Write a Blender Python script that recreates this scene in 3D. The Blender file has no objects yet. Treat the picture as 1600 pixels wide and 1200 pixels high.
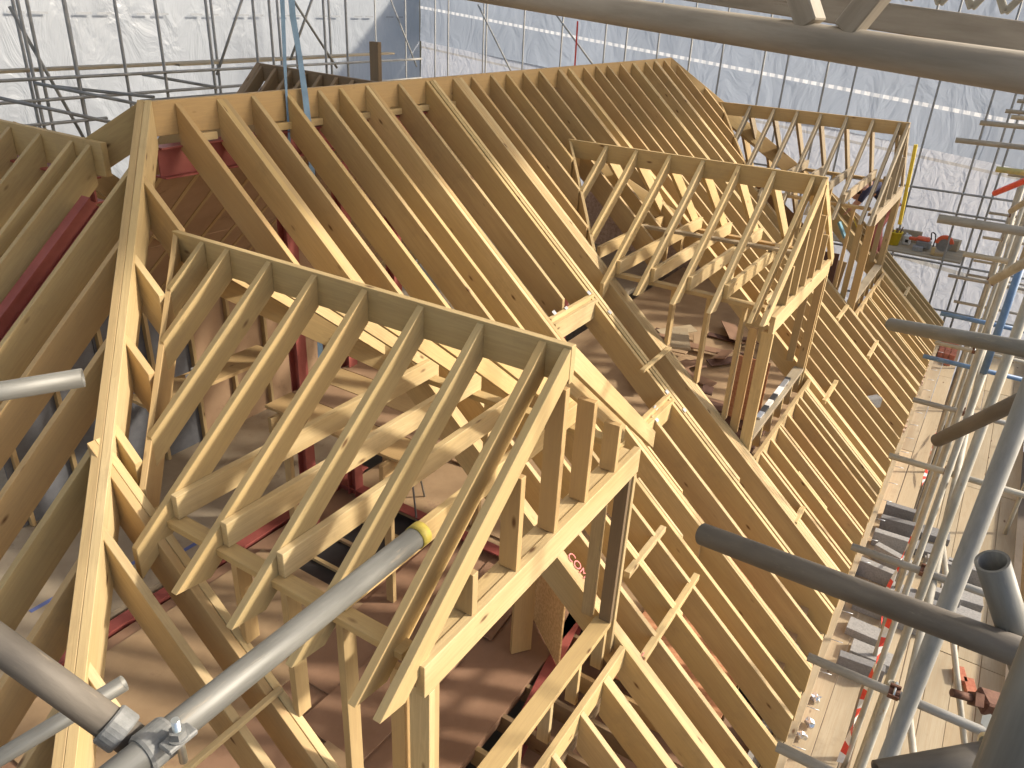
import bpy, bmesh, math, random
from mathutils import Vector, Matrix
R = random.Random(7)
V = Vector
# ------------------------------------------------------------------ camera
sc = bpy.context.scene
COL = sc.collection
cam_d = bpy.data.cameras.new("camera"); cam_d.sensor_width = 36; cam_d.lens = 27.196
cam_d.clip_start = 0.05; cam_d.clip_end = 400
cam = bpy.data.objects.new("camera", cam_d); COL.objects.link(cam); sc.camera = cam
rt = V((0.53853829, -0.84130255, 0.04676024)); dn = V((-0.35419055, -0.27638183, -0.8933992)); fw = V((0.76454271, 0.46456765, -0.44682362))
m = Matrix((rt, -dn, -fw)).transposed().to_4x4(); m.translation = V((-3.70118, -5.59863, 0.82832)); cam.matrix_world = m
# ------------------------------------------------------------------ world + sun
SUN = V((0.50, -0.72, 0.50)).normalized()
el = math.asin(SUN.z); az = math.atan2(SUN.x, SUN.y)
w = bpy.data.worlds.new("World"); sc.world = w; w.use_nodes = True
nt = w.node_tree; bg = nt.nodes["Background"]; sky = nt.nodes.new("ShaderNodeTexSky")
sky.sky_type = 'NISHITA'; sky.sun_disc = False; sky.sun_elevation = el; sky.sun_rotation = az; sky.dust_density = 3.0; sky.air_density = 1.0; sky.ozone_density = 0.6
nt.links.new(sky.outputs[0], bg.inputs[0]); bg.inputs[1].default_value = 0.15
sd = bpy.data.lights.new("sun", 'SUN'); sd.energy = 3.6; sd.angle = math.radians(3.0); sd.color = (1.0, 0.90, 0.76)
so = bpy.data.objects.new("sun", sd); COL.objects.link(so); so.rotation_euler = (-SUN).to_track_quat('-Z', 'Y').to_euler()
sc.view_settings.view_transform = 'Standard'; sc.view_settings.look = 'None'; sc.view_settings.exposure = 0.64; sc.view_settings.gamma = 1
sc.cycles.use_denoising = True; sc.cycles.max_bounces = 8

# ------------------------------------------------------------------ materials
def newmat(name):
    m = bpy.data.materials.new(name); m.use_nodes = True
    n = m.node_tree.nodes; return m, n, m.node_tree.links, n["Principled BSDF"]
def ramp(n, stops):
    r = n.new("ShaderNodeValToRGB"); e = r.color_ramp.elements
    while len(e) < len(stops): e.new(0.5)
    for i, (p, c) in enumerate(stops): e[i].position = p; e[i].color = (*c, 1)
    return r
def math_(n, l, op, a, b=None):
    x = n.new("ShaderNodeMath"); x.operation = op
    for i, v in enumerate((a, b)):
        if v is None: continue
        if hasattr(v, 'links'): l.new(v, x.inputs[i])
        else: x.inputs[i].default_value = v
    return x.outputs[0]
def mixc(n, l, f, a, b, mode='MIX'):
    x = n.new("ShaderNodeMix"); x.data_type = 'RGBA'; x.blend_type = mode
    for s, v in ((x.inputs[0], f), (x.inputs[6], a), (x.inputs[7], b)):
        if hasattr(v, 'links'): l.new(v, s)
        elif isinstance(v, (int, float)): s.default_value = v
        else: s.default_value = (*v, 1)
    return x.outputs[2]
def wood(name, pale, mid, alt, knots=1.0, rough=0.62, grey=0.0):
    """sawn timber: grain runs along the object's own X axis"""
    m, n, l, p = newmat(name)
    tc = n.new("ShaderNodeTexCoord"); oi = n.new("ShaderNodeObjectInfo")
    off = n.new("ShaderNodeVectorMath"); off.operation = 'SCALE'; off.inputs[0].default_value = (37, 19, 53); l.new(oi.outputs['Random'], off.inputs['Scale'])
    add = n.new("ShaderNodeVectorMath"); l.new(tc.outputs['Object'], add.inputs[0]); l.new(off.outputs[0], add.inputs[1])
    def mapped(s):
        mp = n.new("ShaderNodeMapping"); mp.inputs['Scale'].default_value = s; l.new(add.outputs[0], mp.inputs[0]); return mp.outputs[0]
    # knots: stretched voronoi, only some cells keep one
    vo = n.new("ShaderNodeTexVoronoi"); vo.inputs['Scale'].default_value = 1; l.new(mapped((3.2, 8.5, 8.5)), vo.inputs['Vector'])
    sep = n.new("ShaderNodeSeparateColor"); l.new(vo.outputs['Color'], sep.inputs[0])
    keep = math_(n, l, 'GREATER_THAN', sep.outputs[0], 0.58)
    near = n.new("ShaderNodeMapRange"); near.inputs[1].default_value = 0.05; near.inputs[2].default_value = 0.15; near.inputs[3].default_value = 1; near.inputs[4].default_value = 0; l.new(vo.outputs['Distance'], near.inputs[0])
    knot = math_(n, l, 'MULTIPLY', math_(n, l, 'MULTIPLY', near.outputs[0], keep), 0.9 * knots)
    wide = n.new("ShaderNodeMapRange"); wide.inputs[1].default_value = 0.05; wide.inputs[2].default_value = 0.55; wide.inputs[3].default_value = 1; wide.inputs[4].default_value = 0; l.new(vo.outputs['Distance'], wide.inputs[0])
    warp = math_(n, l, 'MULTIPLY', wide.outputs[0], keep)
    # growth-ring lines
    n1 = n.new("ShaderNodeTexNoise"); n1.inputs['Scale'].default_value = 1; n1.inputs['Detail'].default_value = 5; n1.inputs['Roughness'].default_value = 0.6; l.new(mapped((0.9, 26, 26)), n1.inputs['Vector'])
    g = math_(n, l, 'ADD', n1.outputs[0], math_(n, l, 'MULTIPLY', warp, 0.16))
    g2 = math_(n, l, 'FRACT', math_(n, l, 'MULTIPLY', g, 5.0))
    gr = ramp(n, [(0.0, (0, 0, 0)), (0.75, (1, 1, 1)), (1.0, (0.1, 0.1, 0.1))]); l.new(g2, gr.inputs[0])
    n2 = n.new("ShaderNodeTexNoise"); n2.inputs['Scale'].default_value = 1; n2.inputs['Detail'].default_value = 3; l.new(mapped((0.7, 3.5, 3.5)), n2.inputs['Vector'])
    n3 = n.new("ShaderNodeTexNoise"); n3.inputs['Scale'].default_value = 1; n3.inputs['Detail'].default_value = 6; n3.inputs['Roughness'].default_value = 0.7; l.new(mapped((5, 60, 60)), n3.inputs['Vector'])
    blot = ramp(n, [(0.38, (0, 0, 0)), (0.66, (1, 1, 1))]); l.new(n2.outputs[0], blot.inputs[0])
    c = mixc(n, l, blot.outputs[0], pale, mid)
    rr = ramp(n, [(0.0, (0, 0, 0)), (0.45, (0.15, 0.15, 0.15)), (0.8, (1, 1, 1))]); l.new(oi.outputs['Random'], rr.inputs[0])
    c = mixc(n, l, rr.outputs[0], c, mixc(n, l, 0.7, c, alt))
    c = mixc(n, l, math_(n, l, 'MULTIPLY', math_(n, l, 'SUBTRACT', 1.0, gr.outputs[0]), 0.30), c, (0.34, 0.225, 0.12), 'MIX')
    c = mixc(n, l, math_(n, l, 'MULTIPLY', n3.outputs[0], 0.30), c, tuple(x * 0.62 for x in mid))
    c = mixc(n, l, knot, c, (0.10, 0.042, 0.016))
    # dirt, boot marks and a little weathering
    n4 = n.new("ShaderNodeTexNoise"); n4.inputs['Scale'].default_value = 2.3; n4.inputs['Detail'].default_value = 6; n4.inputs['Roughness'].default_value = 0.72; l.new(add.outputs[0], n4.inputs['Vector'])
    dr = ramp(n, [(0.56, (0, 0, 0)), (0.74, (1, 1, 1))]); l.new(n4.outputs[0], dr.inputs[0])
    c = mixc(n, l, math_(n, l, 'MULTIPLY', dr.outputs[0], 0.28 + grey), c, (0.20, 0.15, 0.095))
    hs = n.new("ShaderNodeHueSaturation"); l.new(c, hs.inputs['Color'])
    l.new(math_(n, l, 'ADD', 0.86, math_(n, l, 'MULTIPLY', oi.outputs['Random'], 0.26)), hs.inputs['Value'])
    l.new(hs.outputs[0], p.inputs['Base Color']); p.inputs['Roughness'].default_value = rough
    p.inputs['Specular IOR Level'].default_value = 0.3
    b = n.new("ShaderNodeBump"); b.inputs['Strength'].default_value = 0.22; b.inputs['Distance'].default_value = 0.004
    l.new(math_(n, l, 'ADD', n3.outputs[0], math_(n, l, 'MULTIPLY', gr.outputs[0], 0.3)), b.inputs['Height']); l.new(b.outputs[0], p.inputs['Normal'])
    return m
PINE = wood("pine", (0.57, 0.43, 0.225), (0.46, 0.335, 0.165), (0.44, 0.285, 0.125))
TREAT = wood("treated_pine", (0.57, 0.44, 0.225), (0.47, 0.355, 0.17), (0.46, 0.32, 0.14))
PALE = wood("pale_pine", (0.68, 0.535, 0.30), (0.58, 0.435, 0.215), (0.53, 0.385, 0.175))
DARKW = wood("dark_and_shaded_timber", (0.26, 0.19, 0.115), (0.20, 0.145, 0.09), (0.24, 0.16, 0.09), grey=0.2)  # dark brown timber; also carries the shade of the rear gable and a dormer post
BOARD = wood("scaffold_board_wood", (0.50, 0.425, 0.30), (0.38, 0.315, 0.215), (0.42, 0.335, 0.215), grey=0.2, rough=0.8)
GREYW = wood("grey_timber", (0.42, 0.36, 0.26), (0.32, 0.27, 0.19), (0.36, 0.29, 0.19), grey=0.2)
def noisy(name, a, b, scale=4, rough=0.7, metal=0.0, bump=0.2, detail=6, lo=0.35, hi=0.65, spots=None, dist=0.003, coord='Object', stretch=(1, 1, 1), rvar=0.0):
    m, n, l, p = newmat(name)
    tc = n.new("ShaderNodeTexCoord"); mp = n.new("ShaderNodeMapping"); mp.inputs['Scale'].default_value = stretch; l.new(tc.outputs[coord], mp.inputs[0])
    t = n.new("ShaderNodeTexNoise"); t.inputs['Scale'].default_value = scale; t.inputs['Detail'].default_value = detail; t.inputs['Roughness'].default_value = 0.65; l.new(mp.outputs[0], t.inputs['Vector'])
    r = ramp(n, [(lo, a), (hi, b)]); l.new(t.outputs[0], r.inputs[0]); c = r.outputs[0]
    if spots:
        t2 = n.new("ShaderNodeTexNoise"); t2.inputs['Scale'].default_value = spots[1]; t2.inputs['Detail'].default_value = 7; t2.inputs['Roughness'].default_value = 0.75; l.new(mp.outputs[0], t2.inputs['Vector'])
        r2 = ramp(n, [(spots[2], (0, 0, 0)), (spots[2] + 0.09, (1, 1, 1))]); l.new(t2.outputs[0], r2.inputs[0]); c = mixc(n, l, r2.outputs[0], c, spots[0])
    l.new(c, p.inputs['Base Color']); p.inputs['Metallic'].default_value = metal
    if rvar:
        l.new(math_(n, l, 'ADD', rough - rvar, math_(n, l, 'MULTIPLY', t.outputs[0], 2 * rvar)), p.inputs['Roughness'])
    else: p.inputs['Roughness'].default_value = rough
    if bump:
        b_ = n.new("ShaderNodeBump"); b_.inputs['Strength'].default_value = bump; b_.inputs['Distance'].default_value = dist; l.new(t.outputs[0], b_.inputs['Height']); l.new(b_.outputs[0], p.inputs['Normal'])
    return m
GALV = noisy("galvanised_steel", (0.22, 0.215, 0.195), (0.35, 0.34, 0.31), 9, 0.6, 0.1, 0.25, spots=((0.30, 0.22, 0.15), 6, 0.66), stretch=(0.5, 2, 2), rvar=0.12)
GALVD = noisy("dull_steel_tube", (0.10, 0.088, 0.073), (0.17, 0.15, 0.125), 11, 0.6, 0.15, 0.45, spots=((0.26, 0.22, 0.17), 16, 0.62), stretch=(0.4, 2, 2), rvar=0.1)
GALVH = noisy("grey_tube_steel", (0.13, 0.13, 0.12), (0.21, 0.21, 0.195), 9, 0.5, 0.2, 0.3, spots=((0.30, 0.27, 0.22), 12, 0.60), stretch=(0.35, 3, 3), rvar=0.12)
GALVY = noisy("weathered_tube", (0.31, 0.285, 0.225), (0.47, 0.44, 0.365), 8, 0.62, 0.1, 0.25, spots=((0.34, 0.24, 0.13), 7, 0.62), stretch=(0.5, 2, 2), rvar=0.1)
ALU = noisy("weathered_alloy", (0.25, 0.22, 0.175), (0.42, 0.375, 0.31), 6, 0.7, 0.1, 0.35, spots=((0.14, 0.09, 0.06), 9, 0.66), stretch=(0.4, 3, 3))
RUST = noisy("rusty_steel", (0.10, 0.045, 0.03), (0.22, 0.11, 0.07), 30, 0.75, 0.3, 0.5)
ZINC = noisy("zinc_bolt", (0.55, 0.60, 0.60), (0.72, 0.75, 0.74), 20, 0.28, 0.9, 0.1)
BLUEP = noisy("blue_painted_tube", (0.08, 0.16, 0.31), (0.15, 0.25, 0.40), 9, 0.5, 0.0, 0.2, spots=((0.42, 0.40, 0.34), 6, 0.64))
YELP = noisy("yellow_paint", (0.55, 0.40, 0.03), (0.72, 0.56, 0.06), 12, 0.55, 0.0, 0.2, spots=((0.35, 0.28, 0.12), 16, 0.62))
GREENP = noisy("green_yellow_paint", (0.22, 0.30, 0.16), (0.50, 0.46, 0.20), 7, 0.6, 0.0, 0.2)
YELD = noisy("dirty_yellow_cap", (0.34, 0.26, 0.04), (0.50, 0.40, 0.07), 40, 0.6, 0.0, 0.3, spots=((0.25, 0.21, 0.12), 30, 0.6))
REDP = noisy("red_paint", (0.62, 0.045, 0.03), (0.72, 0.08, 0.05), 12, 0.5, 0.0, 0.1)
OXIDE = noisy("red_oxide_steel", (0.25, 0.06, 0.05), (0.33, 0.09, 0.075), 3, 0.55, 0.0, 0.1, spots=((0.48, 0.16, 0.13), 12, 0.70))
PLY = noisy("floor_ply", (0.32, 0.215, 0.12), (0.41, 0.285, 0.165), 1.6, 0.75, 0, 0.15, spots=((0.30, 0.19, 0.12), 3.5, 0.60))
PLYR = noisy("red_brown_film_board", (0.235, 0.135, 0.082), (0.315, 0.19, 0.12), 1.4, 0.6, 0, 0.1, spots=((0.38, 0.22, 0.15), 4, 0.64))
PLY2 = noisy("brown_lining_board", (0.30, 0.19, 0.11), (0.38, 0.25, 0.15), 1.6, 0.75, 0, 0.15, spots=((0.24, 0.15, 0.09), 3.5, 0.60))
CHIP = noisy("dusty_floor_board", (0.34, 0.275, 0.195), (0.43, 0.355, 0.255), 1.2, 0.85, 0, 0.15, spots=((0.30, 0.235, 0.165), 2.2, 0.58))
OSB = noisy("oriented_strand_board", (0.60, 0.37, 0.16), (0.82, 0.58, 0.29), 34, 0.75, 0, 0.4, detail=2, stretch=(1, 1, 0.35))
ORANGEB = noisy("orange_osb", (0.46, 0.20, 0.10), (0.58, 0.30, 0.16), 26, 0.8, 0, 0.3, detail=2)
CONC = noisy("concrete_block", (0.25, 0.245, 0.235), (0.35, 0.34, 0.325), 45, 0.95, 0, 0.7)
CONCD = noisy("dark_concrete_block", (0.17, 0.167, 0.165), (0.23, 0.227, 0.225), 45, 0.95, 0, 0.7)
BRICK = noisy("red_brick", (0.38, 0.12, 0.07), (0.50, 0.20, 0.12), 22, 0.9, 0, 0.6)
MORTAR = noisy("mortar_rubble", (0.36, 0.24, 0.18), (0.56, 0.42, 0.33), 14, 0.95, 0, 0.7)
GROUND = noisy("site_ground", (0.09, 0.07, 0.05), (0.17, 0.135, 0.10), 0.7, 0.95, 0, 0.5, dist=0.02)
def plain(name, c, rough=0.5, metal=0.0, sub=None):
    return noisy(name, tuple(x * 0.88 for x in c), tuple(min(1, x * 1.08) for x in c), 11, rough, metal, 0.08)
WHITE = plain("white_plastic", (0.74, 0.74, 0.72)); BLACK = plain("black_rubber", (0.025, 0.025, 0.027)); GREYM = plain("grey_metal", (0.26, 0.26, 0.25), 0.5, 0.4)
ORANGE = plain("orange_plastic", (0.72, 0.13, 0.05)); YELLOW = plain("yellow_plastic", (0.85, 0.62, 0.03)); BLUEST = plain("blue_webbing", (0.18, 0.30, 0.46), 0.8)
SKIN = plain("skin", (0.50, 0.27, 0.19)); HAIR = plain("dark_hair", (0.05, 0.032, 0.025), 0.8); NAVY = plain("navy_cloth", (0.035, 0.04, 0.085), 0.9); PINKC = plain("faded_red_cloth", (0.42, 0.15, 0.14), 0.9)
TAPEB = plain("blue_tape", (0.13, 0.17, 0.40)); INKR = plain("red_marker", (0.62, 0.10, 0.10)); INKK = plain("black_ink", (0.06, 0.05, 0.045)); PLATE = plain("bright_nail_plate", (0.6, 0.62, 0.64), 0.35, 0.8)
FOIL = plain("bright_foil", (0.7, 0.72, 0.74), 0.25, 0.9); SLATE = plain("slate_grey_panel", (0.13, 0.135, 0.15), 0.8); LBLUE = plain("pale_blue_plastic", (0.25, 0.50, 0.62)); WOODDARK = plain("deep_brown_board", (0.11, 0.055, 0.038), 0.7)
def sheetmat(name, col, trans, prints, wrinkle, seams=()):
    m, n, l, p = newmat(name)
    out = n["Material Output"]; tc = n.new("ShaderNodeTexCoord")
    mp = n.new("ShaderNodeMapping"); mp.inputs['Scale'].default_value = (1.1, 1.1, 0.65); l.new(tc.outputs['Object'], mp.inputs[0])
    t = n.new("ShaderNodeTexNoise"); t.inputs['Scale'].default_value = wrinkle; t.inputs['Detail'].default_value = 5; t.inputs['Distortion'].default_value = 1.6; l.new(mp.outputs[0], t.inputs['Vector'])
    t2 = n.new("ShaderNodeTexNoise"); t2.inputs['Scale'].default_value = 0.35; t2.inputs['Detail'].default_value = 3; l.new(tc.outputs['Object'], t2.inputs['Vector'])
    r = ramp(n, [(0.3, tuple(x * 0.86 for x in col)), (0.7, col)]); l.new(t2.outputs[0], r.inputs[0])
    cc_ = r.outputs[0]
    if seams:
        sx = n.new("ShaderNodeSeparateXYZ"); l.new(tc.outputs['Object'], sx.inputs[0])
        for z0, k, hw, dash, sc_ in seams:
            dz = math_(n, l, 'ABSOLUTE', math_(n, l, 'SUBTRACT', math_(n, l, 'SUBTRACT', sx.outputs[2], z0), math_(n, l, 'MULTIPLY', sx.outputs[1], k)))
            f_ = math_(n, l, 'LESS_THAN', dz, hw)
            if dash: f_ = math_(n, l, 'MULTIPLY', f_, math_(n, l, 'ADD', 0.35, math_(n, l, 'MULTIPLY', math_(n, l, 'GREATER_THAN', math_(n, l, 'FRACT', math_(n, l, 'MULTIPLY', sx.outputs[1], 4.2)), 0.4), 0.65)))
            cc_ = mixc(n, l, f_, cc_, sc_)
    b_ = n.new("ShaderNodeBump"); b_.inputs['Strength'].default_value = 0.75; b_.inputs['Distance'].default_value = 0.16; l.new(t.outputs[0], b_.inputs['Height'])
    d = n.new("ShaderNodeBsdfDiffuse"); tr = n.new("ShaderNodeBsdfTranslucent"); gl = n.new("ShaderNodeBsdfGlossy"); gl.inputs['Roughness'].default_value = 0.35
    for s in (d, tr, gl): l.new(b_.outputs[0], s.inputs['Normal'])
    l.new(cc_, d.inputs[0]); l.new(cc_, tr.inputs[0]); gl.inputs[0].default_value = (0.8, 0.82, 0.85, 1)
    mx = n.new("ShaderNodeMixShader"); mx.inputs[0].default_value = trans; l.new(d.outputs[0], mx.inputs[1]); l.new(tr.outputs[0], mx.inputs[2])
    m2 = n.new("ShaderNodeMixShader"); m2.inputs[0].default_value = 0.06; l.new(mx.outputs[0], m2.inputs[1]); l.new(gl.outputs[0], m2.inputs[2])
    l.new(m2.outputs[0], out.inputs[0]); n.remove(p)
    return m
SHW = sheetmat("white_reinforced_sheeting", (0.64, 0.67, 0.74), 0.35, 0, 2.4, seams=((-2.05, 0.0656, 0.035, False, (0.5, 0.49, 0.48)), (-4.6, 0.06, 0.05, False, (0.5, 0.49, 0.47))))
SHR = sheetmat("grey_white_sheeting", (0.44, 0.465, 0.49), 0.35, 0, 0.9)
SHB = sheetmat("clear_bluish_sheeting", (0.35, 0.40, 0.48), 0.5, 0, 1.0, seams=((-0.81, 0.0756, 0.045, True, (0.75, 0.77, 0.8)),))
SHROOF = sheetmat("roof_sheeting", (0.92, 0.91, 0.88), 0.62, 0, 0.9)
SEAM = sheetmat("seam_tape", (0.92, 0.93, 0.94), 0.5, 0, 5)
PRINT = plain("faint_grey_print", (0.25, 0.265, 0.28))

# ------------------------------------------------------------------ object helpers
def tag(o, label=None, cat=None, group=None, kind=None):
    for k, v in (('label', label), ('category', cat), ('group', group), ('kind', kind)):
        if v: o[k] = v
    return o
def thing(name, loc, label, cat, group=None):
    o = bpy.data.objects.new(name, None); COL.objects.link(o); o.location = loc; o.empty_display_size = 0.2
    return tag(o, label, cat, group)
def link(name, bm, mat, parent=None, M=None, smooth=False):
    me = bpy.data.meshes.new(name); bmesh.ops.recalc_face_normals(bm, faces=bm.faces); bm.to_mesh(me); bm.free()
    for mm in (mat if isinstance(mat, (list, tuple)) else [mat]): me.materials.append(mm)
    if smooth:
        for f in me.polygons: f.use_smooth = True
    o = bpy.data.objects.new(name, me); COL.objects.link(o)
    if parent is not None:
        o.parent = parent
        pm = Matrix.Translation(parent.location) @ parent.rotation_euler.to_matrix().to_4x4() if parent.parent is None else WM[parent.name]
        WM[o.name] = M or Matrix.Identity(4)
        o.matrix_parent_inverse = Matrix.Identity(4)
        o.matrix_basis = pm.inverted() @ (M or Matrix.Identity(4))
    else:
        WM[o.name] = M or Matrix.Identity(4); o.matrix_world = WM[o.name]
    return o
WM = {}
def frame(x, up=V((0, 0, 1)), at=V((0, 0, 0))):
    x = x.normalized()
    if abs(x.dot(up)) > 0.999: up = V((0, 1, 0))
    y = up.cross(x).normalized(); z = x.cross(y)
    m = Matrix((x, y, z)).transposed().to_4x4(); m.translation = at; return m
def hexa(bm, P, bev=0.0, mi=0):
    vs = [bm.verts.new(p) for p in P]
    fs = [bm.faces.new([vs[i] for i in q]) for q in ((0, 1, 2, 3), (7, 6, 5, 4), (0, 4, 5, 1), (1, 5, 6, 2), (2, 6, 7, 3), (3, 7, 4, 0))]
    for f in fs: f.material_index = mi
    if bev:
        es = {e for f in fs for e in f.edges}
        bmesh.ops.bevel(bm, geom=list(es), offset=bev, segments=1, affect='EDGES')
def rafter(name, p, q, mat, parent, w=0.047, h=0.22, bev=0.0025, side=None, cutp=True, cutq=True, sq=None):
    """timber whose top edge centreline runs p -> q; plumb cut ends; w wide, h deep (square to the run)"""
    p = V(p); q = V(q); d = q - p
    s = V((-d.y, d.x, 0)); s = (s.normalized() if s.length > 1e-6 else V((1, 0, 0))) * (w / 2)
    if side is not None: s = V(side).normalized() * (w / 2)
    c = math.hypot(d.x, d.y) / d.length if d.length else 1
    hv = V((0, 0, -h / max(c, 0.2)))
    nrm = d.normalized().cross(s.normalized()); nrm = nrm if nrm.z < 0 else -nrm
    hp = hv if cutp else nrm * h
    hq = hv if cutq else nrm * h
    if sq is not None:   # seat / level cut at the lower end, sq metres of plumb face kept
        hp_ = h / max(c, 0.2); dh = V((d.x, d.y, 0)); sl = abs(d.z) / dh.length; hq = -dh.normalized() * ((hp_ - sq) / sl) + V((0, 0, -sq))
    P = [p - s, p + s, p + s + hp, p - s + hp, q - s, q + s, q + s + hq, q - s + hq]
    M = frame(d, at=p); Mi = M.inverted(); bm = bmesh.new(); hexa(bm, [Mi @ x for x in P], bev)
    return link(name, bm, mat, parent, M)
def stick(name, p, q, a, b, mat, parent, up=V((0, 0, 1)), bev=0.002):
    """box centred on the axis p -> q, a across, b along 'up'"""
    p = V(p); q = V(q); M = frame(q - p, V(up), p); L = (q - p).length; bm = bmesh.new()
    P = [(x, y, z) for x in (0, L) for (y, z) in ((-a / 2, -b / 2), (a / 2, -b / 2), (a / 2, b / 2), (-a / 2, b / 2))]
    hexa(bm, P, bev); return link(name, bm, mat, parent, M)
def addbox(bm, x0, x1, y0, y1, z0, z1, bev=0.0, mi=0):
    hexa(bm, [(x, y, z) for x in (x0, x1) for (y, z) in ((y0, z0), (y1, z0), (y1, z1), (y0, z1))], bev, mi)
def addcyl(bm, p, q, r, n=16, r2=None, cap=True, mi=0, smooth=True):
    p = V(p); q = V(q); M = frame(q - p); r2 = r if r2 is None else r2
    y = M.col[1].xyz; z = M.col[2].xyz
    A = [bm.verts.new(p + (y * math.cos(2 * math.pi * i / n) + z * math.sin(2 * math.pi * i / n)) * r) for i in range(n)]
    B = [bm.verts.new(q + (y * math.cos(2 * math.pi * i / n) + z * math.sin(2 * math.pi * i / n)) * r2) for i in range(n)]
    for i in range(n):
        f = bm.faces.new((A[i], A[(i + 1) % n], B[(i + 1) % n], B[i])); f.material_index = mi; f.smooth = smooth
    if cap:
        f = bm.faces.new(A[::-1]); f.material_index = mi; f = bm.faces.new(B); f.material_index = mi
def tube(name, p, q, mat, parent=None, r=0.02415, wall=0.004, n=14, M=None):
    """hollow scaffold tube"""
    p = V(p); q = V(q); L = (q - p).length; M = frame(q - p, at=p); bm = bmesh.new()
    rings = []
    for x, rr in ((0, r), (L, r), (L, r - wall), (0, r - wall)):
        rings.append([bm.verts.new((x, math.cos(2 * math.pi * i / n) * rr, math.sin(2 * math.pi * i / n) * rr)) for i in range(n)])
    for a in range(4):
        A = rings[a]; B = rings[(a + 1) % 4]
        for i in range(n):
            f = bm.faces.new((A[i], A[(i + 1) % n], B[(i + 1) % n], B[i])); f.smooth = a in (0, 2)
    return link(name, bm, mat, parent, M)
def coupler(name, c, ax, up, mat, parent, r=0.0245, bolt=ZINC):
    """pressed-steel band with flap, T-bolt and nut"""
    c = V(c); M = frame(V(ax), V(up), c); bm = bmesh.new(); n = 14; w = 0.026
    for rad, i0, i1 in ((r + 0.005, 0, n),):
        for i in range(n):
            a0 = 2 * math.pi * i / n; a1 = 2 * math.pi * (i + 1) / n
            q = [(x, math.cos(a) * rr, math.sin(a) * rr) for x in (-w, w) for a in (a0, a1) for rr in (r, rad)]
            v = [bm.verts.new(x) for x in q]
            for f in ((0, 1, 3, 2), (4, 6, 7, 5), (1, 5, 7, 3), (0, 4, 5, 1), (2, 3, 7, 6)): bm.faces.new([v[k] for k in f])
    addbox(bm, -w, w, r * 0.6, r * 0.6 + 0.03, r * 0.85, r * 0.85 + 0.012, 0.002)
    addbox(bm, -w, w, r * 0.6, r * 0.6 + 0.026, -r * 1.1 - 0.008, -r * 1.1, 0.002)
    o = link(name, bm, mat, parent, M)
    bm = bmesh.new(); addcyl(bm, (0, r * 0.6 + 0.018, -r * 1.3), (0, r * 0.6 + 0.018, r * 2.1), 0.006, 10)
    addcyl(bm, (0, r * 0.6 + 0.018, r * 0.85 + 0.012), (0, r * 0.6 + 0.018, r * 0.85 + 0.024), 0.0125, 6, smooth=False)
    link("bolt", bm, bolt, o, M)
    return o

T = 0.8826                      # roof pitch
def fz(y): return -T * abs(y)
# ------------------------------------------------------------------ ground, floor, sheeting enclosure
bm = bmesh.new(); addbox(bm, -60, 80, -60, 70, -9.2, -9.0); tag(link("ground", bm, GROUND), kind='structure')

# ================================================================== main roof
roof = thing("roof_frame", (0, 0, -5), "long pale timber hipped roof frame, its bare rafters running down from the high ridge board past all three dormers", "roof frame")
# ridge board
rafter("ridge_board", (-0.02, 0.0, 0.0), (10.33, 0.0, 0.0), PINE, roof, h=0.255)
XR = [0.26, 0.66, 1.00, 1.38, 1.77, 2.05, 2.45, 2.91, 3.37, 3.86, 4.22, 4.62, 4.97, 5.36, 5.76, 6.27, 6.60, 7.02, 7.40, 7.78, 8.24, 8.69, 9.20, 9.60, 10.0]
DOUBLE = {0.66, 3.86, 6.27, 8.69}
DORM = [dict(x=-0.466, L=-1.70, R=0.62, td=0.822, y0=-3.99, sill=-3.36, zr=-0.735),
        dict(x=5.235, L=4.02, R=6.53, td=0.775, y0=-3.99, sill=-3.45, zr=-0.735),
        dict(x=11.04, L=9.66, R=12.42, td=0.79, y0=-4.02, sill=-3.45, zr=-0.705)]
def valley_y(d, x): return (d['zr'] - d['td'] * abs(x - d['x'])) / T
YH = -4.10    # header line under the dormer sills
EAV = -5.33; XV = 13.65
def front_rafter(x, y0, y1, mat=None, w=0.047, foot=False, h=0.265):
    mat = mat or (TREAT if R.random() < 0.25 else PINE)
    j = R.uniform(-0.003, 0.003)
    return rafter("rafter", (x, y0, fz(y0) + j), (x + R.uniform(-.006, .006), y1, fz(y1) + j), mat, roof, w=w, h=h)
for x in XR:
    segs = [(-0.024, EAV)]
    for d in DORM:
        if d['L'] - 0.02 < x < d['R'] + 0.02:
            segs = [(-0.024, valley_y(d, x) + 0.03 if (d is DORM[0] or x < d['x'] + 0.1) else -2.12), (YH - 0.024, EAV)]
    if 2.5 < x < 3.37:      # roof-window opening between the first two dormers
        segs = [(-0.024, -2.22 + 0.075), (-3.22 - 0.03, EAV)] if x < 3.3 else segs
    for a, b in segs:
        front_rafter(x, a, b, foot=b == EAV)
        if x in DOUBLE: front_rafter(x + 0.05, a, b)
# right-hand jack rafters beyond the ridge end, cut on the far hip
for x in (10.42, 10.84, 11.24, 11.66, 12.1, 12.55, 13.0, 13.35, 13.63):
    top = -(x - 10.33) - 0.03; d = DORM[2]
    if d['L'] < x < d['R']:
        yv = valley_y(d, x)
        if yv + 0.1 < top: front_rafter(x, top, yv + 0.03)
        front_rafter(x, YH - 0.03, EAV)
    else: front_rafter(x, top, EAV)
rafter("hip_rafter", (10.33, 0, 0.01), (13.66, -3.33, fz(3.33) + 0.01), PINE, roof, h=0.27)
# extra rafters under and beside the dormers
for x in (-1.30, -0.9, -0.5, -0.1, 0.3): front_rafter(x, YH - 0.024, EAV)
for x in (4.3, 5.05, 5.95, 6.2): front_rafter(x, YH - 0.024, EAV)
for x in (9.95, 10.75, 11.5): front_rafter(x, YH - 0.024, EAV)
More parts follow.
